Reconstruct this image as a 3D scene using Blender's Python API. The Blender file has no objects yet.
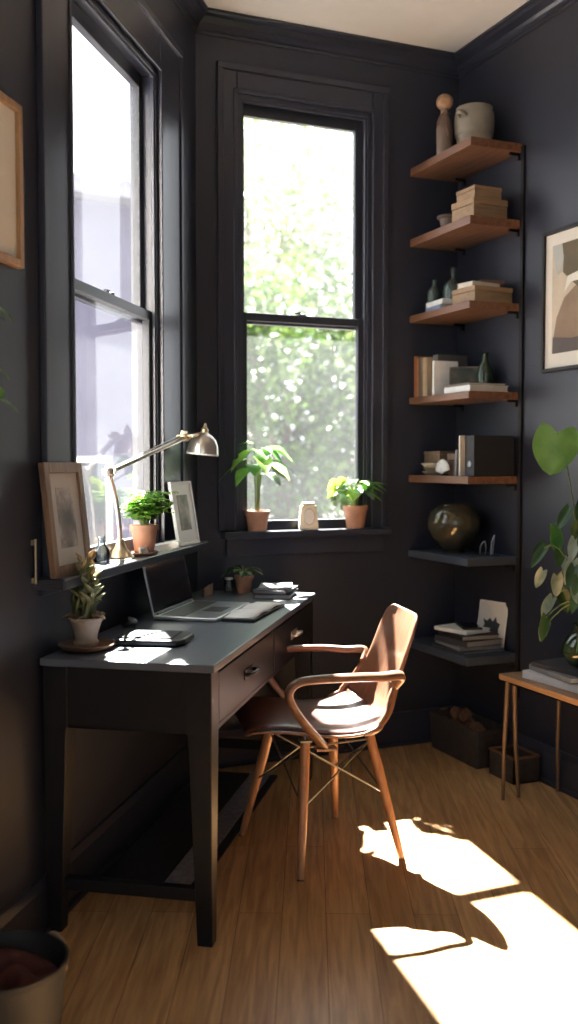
import bpy, bmesh, math, random
from mathutils import Vector, Matrix
R = math.radians
PI = math.pi
rnd = random.Random(7)
scn = bpy.context.scene
col = scn.collection

# ------------------------------------------------------------------ materials
def nodes_of(name):
    m = bpy.data.materials.new(name); m.use_nodes = True
    nt = m.node_tree
    return m, nt, nt.nodes, nt.links, nt.nodes['Principled BSDF']

def mat(name, c, rough=.5, metal=0., var=.12, scale=12., bump=0., bscale=60., spec=.5, coat=0., stretch=(1, 1, 1), emit=None, c2=None, sheen=0.):
    m, nt, N, L, P = nodes_of(name)
    tc = N.new('ShaderNodeTexCoord'); mp = N.new('ShaderNodeMapping'); mp.inputs['Scale'].default_value = stretch
    L.new(tc.outputs['Object'], mp.inputs['Vector'])
    nz = N.new('ShaderNodeTexNoise'); nz.inputs['Scale'].default_value = scale; nz.inputs['Detail'].default_value = 5
    L.new(mp.outputs['Vector'], nz.inputs['Vector'])
    rp = N.new('ShaderNodeValToRGB')
    a = [max(0, x*(1-var)) for x in c]; b = [min(1, x*(1+var)) for x in (c2 or c)]
    rp.color_ramp.elements[0].color = (*a, 1); rp.color_ramp.elements[1].color = (*b, 1)
    rp.color_ramp.elements[0].position = .3; rp.color_ramp.elements[1].position = .7
    L.new(nz.outputs['Fac'], rp.inputs['Fac']); L.new(rp.outputs['Color'], P.inputs['Base Color'])
    P.inputs['Roughness'].default_value = rough; P.inputs['Metallic'].default_value = metal
    P.inputs['Specular IOR Level'].default_value = spec; P.inputs['Coat Weight'].default_value = coat
    P.inputs['Coat Roughness'].default_value = .15
    if bump:
        bz = N.new('ShaderNodeTexNoise'); bz.inputs['Scale'].default_value = bscale; bz.inputs['Detail'].default_value = 4
        L.new(mp.outputs['Vector'], bz.inputs['Vector'])
        bp = N.new('ShaderNodeBump'); bp.inputs['Strength'].default_value = bump; bp.inputs['Distance'].default_value = .004
        L.new(bz.outputs['Fac'], bp.inputs['Height']); L.new(bp.outputs['Normal'], P.inputs['Normal'])
    return m

def wood(name, c1, c2, rough=.4, axis=0, scale=6., coat=.0, grain=14.):
    m, nt, N, L, P = nodes_of(name)
    tc = N.new('ShaderNodeTexCoord'); mp = N.new('ShaderNodeMapping')
    s = [grain, grain, grain]; s[axis] = 1.2
    mp.inputs['Scale'].default_value = s
    L.new(tc.outputs['Object'], mp.inputs['Vector'])
    nz = N.new('ShaderNodeTexNoise'); nz.inputs['Scale'].default_value = scale; nz.inputs['Detail'].default_value = 7; nz.inputs['Distortion'].default_value = .6
    L.new(mp.outputs['Vector'], nz.inputs['Vector'])
    rp = N.new('ShaderNodeValToRGB'); rp.color_ramp.elements[0].color = (*c1, 1); rp.color_ramp.elements[1].color = (*c2, 1)
    rp.color_ramp.elements[0].position = .32; rp.color_ramp.elements[1].position = .68
    L.new(nz.outputs['Fac'], rp.inputs['Fac']); L.new(rp.outputs['Color'], P.inputs['Base Color'])
    P.inputs['Roughness'].default_value = rough; P.inputs['Coat Weight'].default_value = coat; P.inputs['Coat Roughness'].default_value = .2
    bp = N.new('ShaderNodeBump'); bp.inputs['Strength'].default_value = .12; bp.inputs['Distance'].default_value = .002
    L.new(nz.outputs['Fac'], bp.inputs['Height']); L.new(bp.outputs['Normal'], P.inputs['Normal'])
    return m

def floor_mat():
    m, nt, N, L, P = nodes_of('oak_floor')
    tc = N.new('ShaderNodeTexCoord'); mp = N.new('ShaderNodeMapping')
    mp.inputs['Rotation'].default_value = (0, 0, R(-66)); 
    L.new(tc.outputs['Object'], mp.inputs['Vector'])
    bk = N.new('ShaderNodeTexBrick'); bk.inputs['Scale'].default_value = 1.0
    bk.inputs['Brick Width'].default_value = 1.35; bk.inputs['Row Height'].default_value = .125
    bk.inputs['Mortar Size'].default_value = .0012; bk.inputs['Mortar Smooth'].default_value = .2; bk.inputs['Bias'].default_value = 0
    bk.inputs['Color1'].default_value = (.48, .28, .125, 1); bk.inputs['Color2'].default_value = (.62, .385, .19, 1)
    bk.inputs['Mortar'].default_value = (.20, .105, .045, 1); bk.offset = .37
    L.new(mp.outputs['Vector'], bk.inputs['Vector'])
    mp2 = N.new('ShaderNodeMapping'); mp2.inputs['Scale'].default_value = (1.1, 16, 1)
    L.new(mp.outputs['Vector'], mp2.inputs['Vector'])
    nz = N.new('ShaderNodeTexNoise'); nz.inputs['Scale'].default_value = 3.2; nz.inputs['Detail'].default_value = 8; nz.inputs['Distortion'].default_value = .8
    L.new(mp2.outputs['Vector'], nz.inputs['Vector'])
    rp = N.new('ShaderNodeValToRGB'); rp.color_ramp.elements[0].color = (.64, .58, .50, 1); rp.color_ramp.elements[1].color = (1.2, 1.17, 1.1, 1)
    rp.color_ramp.elements[0].position = .3; rp.color_ramp.elements[1].position = .7
    L.new(nz.outputs['Fac'], rp.inputs['Fac'])
    mx = N.new('ShaderNodeMix'); mx.data_type = 'RGBA'; mx.blend_type = 'MULTIPLY'; mx.inputs['Factor'].default_value = 1
    L.new(bk.outputs['Color'], mx.inputs['A']); L.new(rp.outputs['Color'], mx.inputs['B'])
    # knots
    vo = N.new('ShaderNodeTexVoronoi'); vo.inputs['Scale'].default_value = 1.6
    mp3 = N.new('ShaderNodeMapping'); mp3.inputs['Scale'].default_value = (.7, 1.2, 1); L.new(mp.outputs['Vector'], mp3.inputs['Vector'])
    L.new(mp3.outputs['Vector'], vo.inputs['Vector'])
    kr = N.new('ShaderNodeValToRGB'); kr.color_ramp.elements[0].color = (.35, .27, .2, 1); kr.color_ramp.elements[1].color = (1, 1, 1, 1)
    kr.color_ramp.elements[0].position = .018; kr.color_ramp.elements[1].position = .045
    L.new(vo.outputs['Distance'], kr.inputs['Fac'])
    mx2 = N.new('ShaderNodeMix'); mx2.data_type = 'RGBA'; mx2.blend_type = 'MULTIPLY'; mx2.inputs['Factor'].default_value = 1
    L.new(mx.outputs['Result'], mx2.inputs['A']); L.new(kr.outputs['Color'], mx2.inputs['B'])
    L.new(mx2.outputs['Result'], P.inputs['Base Color'])
    P.inputs['Roughness'].default_value = .38
    P.inputs['Coat Weight'].default_value = .15; P.inputs['Coat Roughness'].default_value = .25
    bp = N.new('ShaderNodeBump'); bp.inputs['Strength'].default_value = .25; bp.inputs['Distance'].default_value = .0015
    L.new(bk.outputs['Fac'], bp.inputs['Height']); bp.invert = True
    L.new(bp.outputs['Normal'], P.inputs['Normal'])
    return m

def leaf_mat(name, c, c2, trans=.45, rough=.35):
    m, nt, N, L, P = nodes_of(name)
    tc = N.new('ShaderNodeTexCoord'); nz = N.new('ShaderNodeTexNoise'); nz.inputs['Scale'].default_value = 14; nz.inputs['Detail'].default_value = 3
    L.new(tc.outputs['Object'], nz.inputs['Vector'])
    rp = N.new('ShaderNodeValToRGB'); rp.color_ramp.elements[0].color = (*c, 1); rp.color_ramp.elements[1].color = (*c2, 1)
    rp.color_ramp.elements[0].position = .35; rp.color_ramp.elements[1].position = .65
    L.new(nz.outputs['Fac'], rp.inputs['Fac']); L.new(rp.outputs['Color'], P.inputs['Base Color'])
    P.inputs['Roughness'].default_value = rough
    tr = N.new('ShaderNodeBsdfTranslucent'); L.new(rp.outputs['Color'], tr.inputs['Color'])
    mx = N.new('ShaderNodeMixShader'); mx.inputs[0].default_value = trans
    L.new(P.outputs[0], mx.inputs[1]); L.new(tr.outputs[0], mx.inputs[2])
    L.new(mx.outputs[0], N['Material Output'].inputs['Surface'])
    return m

def pane_mat(name, dust_haze, tint=(1, 1, 1)):
    # window glass: clear, with a dusty translucent film put in to give glare haze
    m, nt, N, L, P = nodes_of(name)
    N.remove(P)
    tr = N.new('ShaderNodeBsdfTransparent'); tr.inputs[0].default_value = (*tint, 1)
    gl = N.new('ShaderNodeBsdfGlossy'); gl.inputs['Roughness'].default_value = .03
    tl = N.new('ShaderNodeBsdfTranslucent'); tl.inputs[0].default_value = (.86, .9, .98, 1)
    tc = N.new('ShaderNodeTexCoord'); nz = N.new('ShaderNodeTexNoise'); nz.inputs['Scale'].default_value = 2.2; nz.inputs['Detail'].default_value = 9; nz.inputs['Roughness'].default_value = .65
    L.new(tc.outputs['Object'], nz.inputs['Vector'])
    mr = N.new('ShaderNodeMapRange'); mr.inputs['From Min'].default_value = .3; mr.inputs['From Max'].default_value = .75
    mr.inputs['To Min'].default_value = dust_haze*.6; mr.inputs['To Max'].default_value = dust_haze*1.5
    L.new(nz.outputs['Fac'], mr.inputs['Value'])
    m1 = N.new('ShaderNodeMixShader'); L.new(mr.outputs[0], m1.inputs[0]); L.new(tr.outputs[0], m1.inputs[1]); L.new(tl.outputs[0], m1.inputs[2])
    fr = N.new('ShaderNodeFresnel'); fr.inputs[0].default_value = 1.35
    ml = N.new('ShaderNodeMath'); ml.operation = 'MULTIPLY'; ml.inputs[1].default_value = .18; L.new(fr.outputs[0], ml.inputs[0])
    m2 = N.new('ShaderNodeMixShader'); L.new(ml.outputs[0], m2.inputs[0]); L.new(m1.outputs[0], m2.inputs[1]); L.new(gl.outputs[0], m2.inputs[2])
    L.new(m2.outputs[0], N['Material Output'].inputs['Surface'])
    return m

def glass_mat(name, c, rough=.05, solid=.35):
    m, nt, N, L, P = nodes_of(name)
    N.remove(P)
    tr = N.new('ShaderNodeBsdfTransparent'); tr.inputs[0].default_value = (*c, 1)
    df = N.new('ShaderNodeBsdfPrincipled'); df.inputs['Base Color'].default_value = (*[x*.35 for x in c], 1); df.inputs['Roughness'].default_value = rough
    nz = N.new('ShaderNodeTexNoise'); nz.inputs['Scale'].default_value = 18
    mr = N.new('ShaderNodeMapRange'); mr.inputs['To Min'].default_value = solid*.6; mr.inputs['To Max'].default_value = min(1, solid*1.5)
    L.new(nz.outputs['Fac'], mr.inputs['Value'])
    m1 = N.new('ShaderNodeMixShader'); L.new(mr.outputs[0], m1.inputs[0]); L.new(tr.outputs[0], m1.inputs[1]); L.new(df.outputs[0], m1.inputs[2])
    gl = N.new('ShaderNodeBsdfGlossy'); gl.inputs['Roughness'].default_value = rough
    lw = N.new('ShaderNodeLayerWeight'); lw.inputs[0].default_value = .35
    m2 = N.new('ShaderNodeMixShader'); L.new(lw.outputs['Fresnel'], m2.inputs[0]); L.new(m1.outputs[0], m2.inputs[1]); L.new(gl.outputs[0], m2.inputs[2])
    L.new(m2.outputs[0], N['Material Output'].inputs['Surface'])
    return m

def picture_mat(name, base, dark, light, scale=5., horizon=None):
    """a faded picture: blotchy dark shapes over a pale ground"""
    m, nt, N, L, P = nodes_of(name)
    tc = N.new('ShaderNodeTexCoord'); nz = N.new('ShaderNodeTexNoise'); nz.inputs['Scale'].default_value = scale; nz.inputs['Detail'].default_value = 6
    L.new(tc.outputs['Object'], nz.inputs['Vector'])
    rp = N.new('ShaderNodeValToRGB'); e = rp.color_ramp.elements
    e[0].position = .36; e[0].color = (*dark, 1); e[1].position = .62; e[1].color = (*light, 1)
    k = e.new(.5); k.color = (*base, 1)
    L.new(nz.outputs['Fac'], rp.inputs['Fac']); L.new(rp.outputs['Color'], P.inputs['Base Color'])
    P.inputs['Roughness'].default_value = .5
    return m

M = dict(
    wall=mat('charcoal_paint', (.021, .024, .038), .42, var=.05, scale=3, bump=.05, bscale=180),
    trim=mat('charcoal_gloss_paint', (.028, .031, .047), .30, var=.04, scale=4),
    sash=mat('black_sash_paint', (.020, .022, .030), .34, var=.05),
    offwhite=mat('offwhite_paint', (.80, .78, .74), .7, var=.02),  # pale finish of the unseen walls, chosen to bounce light into the room
    ceiling=mat('ceiling_white', (.86, .84, .80), .9, var=.02),
    floor=floor_mat(),
    desk=mat('black_painted_wood', (.009, .0095, .013), .42, spec=.3, var=.12, scale=5, stretch=(1, 8, 8)),
    desktop=mat('glare_lit_desk_top', (.065, .083, .12), .45, var=.10, scale=3, stretch=(1, 6, 1), spec=1., coat=.35),  # navy top, base lightened to stand in for the sun glare on it
    black=mat('black_plastic', (.012, .012, .014), .4), blackmetal=mat('black_metal', (.02, .02, .022), .35, .6),
    silver=mat('brushed_silver', (.62, .64, .67), .32, .85, var=.04), steel=mat('grey_steel', (.16, .16, .17), .35, .9),
    screen=mat('dark_screen_glass', (.010, .012, .018), .10, coat=.6, var=.02),
    keys=mat('charcoal_keys', (.05, .05, .055), .5), paper=mat('white_paper', (.80, .80, .78), .8, var=.03),
    shell=wood('walnut_veneer', (.15, .074, .044), (.21, .110, .068), .28, 2, 4, .5),
    armw=wood('bent_walnut', (.14, .066, .038), (.24, .122, .072), .32, 0, 5, .4),
    legw=wood('beech_leg', (.25, .115, .055), (.36, .18, .09), .38, 2, 6, .1),
    leather=mat('oxblood_leather', (.075, .026, .016), .34, var=.25, scale=8, bump=.25, bscale=220, coat=.15),
    walnut=wood('walnut_board', (.12, .052, .028), (.21, .10, .052), .5, 1, 4),
    darkboard=mat('blue_black_board', (.045, .058, .082), .38, var=.12),
    lightwood=wood('honey_wood', (.36, .20, .09), (.50, .30, .14), .5, 0, 5), tableleg=wood('dark_oak_leg', (.10, .058, .034), (.18, .11, .065), .45, 2, 5), tablewood=wood('oak_table_top', (.24, .135, .068), (.36, .215, .115), .42, 1, 5),
    pinebox=wood('pine_box', (.27, .165, .085), (.37, .24, .13), .6, 0, 4),
    framewood=wood('brown_frame_wood', (.14, .085, .055), (.22, .14, .09), .5, 2, 5), oakframe=wood('oak_frame', (.32, .18, .085), (.42, .25, .12), .5, 2, 5),
    whiteframe=mat('white_frame', (.80, .80, .79), .5, var=.03), mount=mat('cream_mount', (.72, .68, .60), .8, var=.03),
    greymount=mat('grey_mount', (.46, .43, .40), .7, var=.05), terracotta=mat('terracotta', (.36, .18, .115), .75, var=.2, scale=20, bump=.15),
    clay=mat('pale_clay', (.32, .23, .16), .8, var=.25, scale=14, bump=.2), soil=mat('soil', (.045, .028, .018), .95, var=.4, scale=60, bump=.6),
    brass=mat('aged_brass', (.55, .44, .28), .32, .9, var=.12), nickel=mat('satin_nickel', (.62, .57, .50), .28, .85, var=.06), lampin=mat('lamp_inside_white', (.82, .80, .74), .5),
    fern=leaf_mat('bright_fern_green', (.16, .36, .06), (.34, .56, .12), .55), broad=leaf_mat('broad_leaf_green', (.055, .19, .035), (.13, .31, .06), .45),
    lime=leaf_mat('lime_leaf', (.30, .46, .05), (.50, .62, .10), .55), deep=leaf_mat('deep_leaf_green', (.018, .060, .016), (.045, .115, .03), .3),
    heart=leaf_mat('fresh_heart_leaf', (.13, .30, .07), (.20, .40, .10), .4), silverleaf=leaf_mat('silvery_leaf', (.10, .17, .12), (.30, .38, .32), .25),
    succ=leaf_mat('olive_succulent', (.10, .11, .04), (.20, .19, .08), .25), pinkleaf=leaf_mat('dry_tip', (.34, .22, .12), (.46, .33, .2), .3),
    stem=mat('green_stem', (.12, .17, .05), .6), bark=mat('bark', (.16, .12, .09), .9, var=.3, scale=9, bump=.5),
    stone=mat('grey_beige_stoneware', (.27, .235, .185), .62, var=.10, scale=30, bump=.1), cork=mat('cork', (.36, .21, .12), .9, var=.25, scale=70, bump=.4),
    stonecup=mat('brown_stoneware', (.15, .105, .08), .6, var=.12), twine=mat('brown_ribbon', (.17, .10, .07), .8),
    greenglass=glass_mat('green_glass', (.35, .48, .42), .08, .35), clearglass=glass_mat('clear_glass', (.90, .94, .95), .03, .06),
    amberglass=glass_mat('olive_amber_glass', (.50, .46, .30), .04, .30), bottlegreen=glass_mat('bottle_green_glass', (.16, .30, .16), .05, .4),
    rug=mat('dark_wool_rug', (.016, .015, .019), .95, var=.3, scale=40, bump=.6, bscale=400), rugstripe=mat('grey_wool_stripe', (.24, .24, .27), .95, var=.25, scale=60, bump=.6, bscale=400),
    white=mat('white_enamel', (.85, .85, .84), .4), shellwhite=mat('white_shell', (.72, .70, .66), .45, var=.06),
    bin=mat('dark_woven_bin', (.040, .032, .030), .75, var=.3, scale=30, bump=.8, bscale=90), cone=mat('pine_cone_brown', (.22, .11, .06), .8, var=.4, scale=40, bump=.5),
    bucket=mat('dark_iron_bucket', (.012, .012, .013), .7, var=.2), cloth=mat('dark_red_cloth', (.06, .013, .010), .9, var=.3, scale=16, bump=.5, bscale=40), tan=mat('tan_handle', (.28, .18, .12), .7),
    cream=mat('cream_ceramic', (.74, .64, .50), .55, var=.06), creamin=mat('pale_oval_inset', (.80, .76, .70), .5),
)
def bookmat(n, c): 
    M[n] = mat(n, c, .65, var=.08, scale=25); return M[n]
for n, c in dict(bk_rust=(.36, .13, .06), bk_orange=(.42, .20, .10), bk_brown=(.20, .11, .065), bk_tan=(.52, .36, .22), bk_sand=(.40, .30, .20), bk_grey=(.10, .095, .09), bk_white=(.78, .78, .76),
                 bk_paleblue=(.55, .60, .68), bk_blue=(.20, .25, .38), bk_black=(.014, .014, .017), bk_char=(.035, .035, .04), bk_midgrey=(.20, .205, .215), bk_cream=(.62, .56, .46), bk_olive=(.08, .085, .05),
                 bk_silver=(.62, .64, .67), pages=(.66, .60, .50), bk_taupe=(.19, .15, .125)).items(): bookmat(n, c)

# ------------------------------------------------------------------ mesh builder
class MB:
    def __init__(s): s.bm = bmesh.new()
    def box(s, x0, x1, y0, y1, z0, z1, T=None):
        vs = [s.bm.verts.new(p) for p in ((x0, y0, z0), (x1, y0, z0), (x1, y1, z0), (x0, y1, z0), (x0, y0, z1), (x1, y0, z1), (x1, y1, z1), (x0, y1, z1))]
        for f in ((0, 3, 2, 1), (4, 5, 6, 7), (0, 1, 5, 4), (1, 2, 6, 5), (2, 3, 7, 6), (3, 0, 4, 7)): s.bm.faces.new([vs[i] for i in f])
        if T is not None:
            for v in vs: v.co = T @ v.co
        return s
    def frustum(s, c0, w0, d0, c1, w1, d1):
        vs = []
        for c, w, d in ((c0, w0, d0), (c1, w1, d1)):
            for sx, sy in ((-1, -1), (1, -1), (1, 1), (-1, 1)): vs.append(s.bm.verts.new((c[0]+sx*w/2, c[1]+sy*d/2, c[2])))
        for f in ((0, 3, 2, 1), (4, 5, 6, 7), (0, 1, 5, 4), (1, 2, 6, 5), (2, 3, 7, 6), (3, 0, 4, 7)): s.bm.faces.new([vs[i] for i in f])
        return s
    def lathe(s, prof, c=(0, 0, 0), seg=28, cap=True, sy=1.):
        rings = []
        for r, z in prof:
            rings.append([s.bm.verts.new((c[0]+r*math.cos(2*PI*i/seg), c[1]+sy*r*math.sin(2*PI*i/seg), c[2]+z)) for i in range(seg)])
        for a, b in zip(rings, rings[1:]):
            for i in range(seg): s.bm.faces.new((a[i], a[(i+1) % seg], b[(i+1) % seg], b[i]))
        if cap:
            s.bm.faces.new(rings[0][::-1]); s.bm.faces.new(rings[-1])
        return s
    def tube(s, pts, rad, seg=10, cap=True, flat=1., up=None):
        pts = [Vector(p) for p in pts]
        if not isinstance(rad, (list, tuple)): rad = [rad]*len(pts)
        rings = []; nprev = None
        for i, p in enumerate(pts):
            t = (pts[min(i+1, len(pts)-1)]-pts[max(i-1, 0)]).normalized()
            if nprev is None:
                n = Vector(up) if up else (Vector((0, 0, 1)) if abs(t.z) < .9 else Vector((1, 0, 0)))
            else: n = nprev
            n = (n-t*n.dot(t)).normalized(); b = t.cross(n); nprev = n
            rings.append([s.bm.verts.new(p+(n*math.cos(2*PI*k/seg)+b*math.sin(2*PI*k/seg)*flat)*rad[i]) for k in range(seg)])
        for a, b in zip(rings, rings[1:]):
            for i in range(seg): s.bm.faces.new((a[i], a[(i+1) % seg], b[(i+1) % seg], b[i]))
        if cap: s.bm.faces.new(rings[0][::-1]); s.bm.faces.new(rings[-1])
        return s
    def ball(s, c, r, sc=(1, 1, 1), sub=2, jit=0.):
        ret = bmesh.ops.create_icosphere(s.bm, subdivisions=sub, radius=1)
        for v in ret['verts']:
            k = 1+(rnd.random()-.5)*2*jit
            v.co = Vector((c[0]+v.co.x*r*sc[0]*k, c[1]+v.co.y*r*sc[1]*k, c[2]+v.co.z*r*sc[2]*k))
        return s
    def poly(s, pts, th, T=None):
        """outline in XY extruded by th along Z"""
        a = [s.bm.verts.new((x, y, 0)) for x, y in pts]; b = [s.bm.verts.new((x, y, th)) for x, y in pts]
        s.bm.faces.new(a[::-1]); s.bm.faces.new(b); n = len(a)
        for i in range(n): s.bm.faces.new((a[i], a[(i+1) % n], b[(i+1) % n], b[i]))
        if T is not None:
            for v in a+b: v.co = T @ v.co
        return s
    def grid(s, fn, nu, nv):
        vs = [[s.bm.verts.new(fn(i/nu, j/nv)) for j in range(nv+1)] for i in range(nu+1)]
        for i in range(nu):
            for j in range(nv): s.bm.faces.new((vs[i][j], vs[i+1][j], vs[i+1][j+1], vs[i][j+1]))
        return s
    def leaf(s, base, d, up, ln, w, droop=.3, fold=.15, n=6, heart=False, wave=0.):
        d = Vector(d).normalized(); up = Vector(up); up = (up-d*up.dot(d)).normalized(); sd = d.cross(up)
        base = Vector(base); rows = []
        for i in range(n+1):
            t = i/n
            wd = (math.sin(PI*min(1, t**.75)) if not heart else (1.0*math.sqrt(max(0, math.sin(PI*min(1, (t*.86+.14)))))*(1-.45*t) if t < 1 else 0))*w/2
            if heart and i == 0: wd = w*.30
            c = base+d*(ln*(t-(.0)))-Vector((0, 0, 1))*droop*ln*t*t
            back = -d*ln*.20*(1-t)**6*(1 if heart else 0)
            wv = up*math.sin(t*9)*wave*w
            rows.append([c-sd*wd+up*fold*wd*2+back+wv, c-sd*wd*.5+up*fold*wd*.8+back*.8, c, c+sd*wd*.5+up*fold*wd*.8+back*.8, c+sd*wd+up*fold*wd*2+back-wv])
        vr = [[s.bm.verts.new(p) for p in r] for r in rows]
        for a, b in zip(vr, vr[1:]):
            for k in range(4): s.bm.faces.new((a[k], a[k+1], b[k+1], b[k]))
        return s
    def xform(s, T):
        for v in s.bm.verts: v.co = T @ v.co
        return s
    def done(s, name, m, parent=None, smooth=True, bevel=0., seg=2, sub=0, solid=0.):
        bmesh.ops.recalc_face_normals(s.bm, faces=s.bm.faces[:])
        me = bpy.data.meshes.new(name); s.bm.to_mesh(me); s.bm.free()
        me.materials.append(m)
        o = bpy.data.objects.new(name, me); col.objects.link(o)
        if parent is not None: o.parent = parent
        if smooth:
            for p in me.polygons: p.use_smooth = True
        if solid:
            md = o.modifiers.new('solid', 'SOLIDIFY'); md.thickness = solid; md.offset = 0
        if bevel:
            md = o.modifiers.new('bevel', 'BEVEL'); md.width = bevel; md.segments = seg; md.limit_method = 'ANGLE'; md.angle_limit = R(40)
            md.harden_normals = True
        if sub:
            md = o.modifiers.new('sub', 'SUBSURF'); md.levels = sub; md.render_levels = sub
        if smooth and not sub and not bevel:
            me.set_sharp_from_angle(angle=R(38)) if hasattr(me, 'set_sharp_from_angle') else None
        return o

def tag(o, label, cat, group=None, kind=None):
    if label: o['label'] = label
    if cat: o['category'] = cat
    if group: o['group'] = group
    if kind: o['kind'] = kind
    return o
def struct(o): o['kind'] = 'structure'; return o
def empty(name, loc=(0, 0, 0), rz=0., parent=None):
    o = bpy.data.objects.new(name, None); col.objects.link(o); o.location = loc; o.rotation_euler = (0, 0, rz); o.empty_display_size = .1
    if parent: o.parent = parent
    return o
def thing(name, label, cat, loc=(0, 0, 0), rz=0., group=None): return tag(empty(name, loc, rz), label, cat, group)
def bez(p0, p1, p2, p3, n=10):
    p0, p1, p2, p3 = map(Vector, (p0, p1, p2, p3)); out = []
    for i in range(n+1):
        t = i/n; out.append(p0*(1-t)**3+p1*3*t*(1-t)**2+p2*3*t*t*(1-t)+p3*t**3)
    return out
def smoothpath(pts, n=6):
    P = [Vector(p) for p in pts]; out = []
    for i in range(len(P)-1):
        a = P[max(i-1, 0)]; b = P[i]; c = P[i+1]; d = P[min(i+2, len(P)-1)]
        for k in range(n):
            t = k/n
            out.append(.5*((2*b)+(-a+c)*t+(2*a-5*b+4*c-d)*t*t+(-a+3*b-3*c+d)*t**3))
    out.append(P[-1]); return out

# ------------------------------------------------------------------ room frames
# back-right corner of the room is the origin; the back wall runs along -X, the right wall along -Y.
# the left wall is the side of a bay and leaves the back wall at (WX, 0)
WX = -1.25; WA = R(34.44)
LROT = math.atan2(-math.cos(WA), -math.sin(WA))      # local X: along the left wall towards the viewer, local Y: into the room
def LW(t, o, z=0.):
    return Vector((WX-math.sin(WA)*t+math.cos(WA)*o, -math.cos(WA)*t-math.sin(WA)*o, z))
CEIL = 3.112

_c = LW(0, -.10); _d = LW(2.6, -.10)
PLAN = [(-4.74, -5.34), (.14, -5.34), (.14, .10), (WX-.04, .10), (_c.x, _c.y), (_d.x, _d.y), (-4.74, _d.y)]
struct(MB().poly(PLAN, .12, Matrix.Translation((0, 0, -.12))).done('floor', M['floor'], smooth=False))
struct(MB().poly(PLAN, .12, Matrix.Translation((0, 0, CEIL))).done('ceiling', M['ceiling'], smooth=False))

def wall_with_hole(name, frame, a0, a1, th, hole, bottom=0.):
    m = MB()
    h0, h1, z0, z1 = hole
    m.box(a0, h0, -th, 0, 0, CEIL); m.box(h1, a1, -th, 0, 0, CEIL); m.box(h0, h1, -th, 0, 0, z0); m.box(h0, h1, -th, 0, z1, CEIL)
    o = m.done(name, M['wall'], smooth=False); o.location = frame[0]; o.rotation_euler = (0, 0, frame[1]); return struct(o)
LF = ((WX, 0, 0), LROT); BF = ((0, 0, 0), PI)
HL = (.47, 1.252, .955, 2.70)       # opening in the left wall: t0, t1, z0, z1
HB = (.445, 1.075, .97, 2.815)     # opening in the back wall: -x1, -x0, z0, z1
TH = .10
wall_with_hole('wall_left', LF, 0.0, 2.6, TH, HL)
wall_with_hole('wall_back', BF, -.14, 1.25+.05, TH, HB)
struct(MB().box(0, .14, -5.2, 0, 0, CEIL).done('wall_right', M['wall'], smooth=False))
# front wall, behind the viewer, has a tall opening added to let in fill light
fm = MB()
fm.box(-4.74, -3.6, -5.34, -5.2, 0, CEIL); fm.box(-2.0, .14, -5.34, -5.2, 0, CEIL); fm.box(-3.6, -2.0, -5.34, -5.2, 2.75, CEIL); fm.box(-3.6, -2.0, -5.34, -5.2, 0, .3)
struct(fm.done('wall_front', M['offwhite'], smooth=False))
e = LW(2.6, 0)
struct(MB().box(-4.74, e.x, e.y, e.y+.14, 0, CEIL).box(-4.74, -4.6, -5.2, e.y+.14, 0, CEIL).done('wall_side', M['offwhite'], smooth=False))

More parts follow.
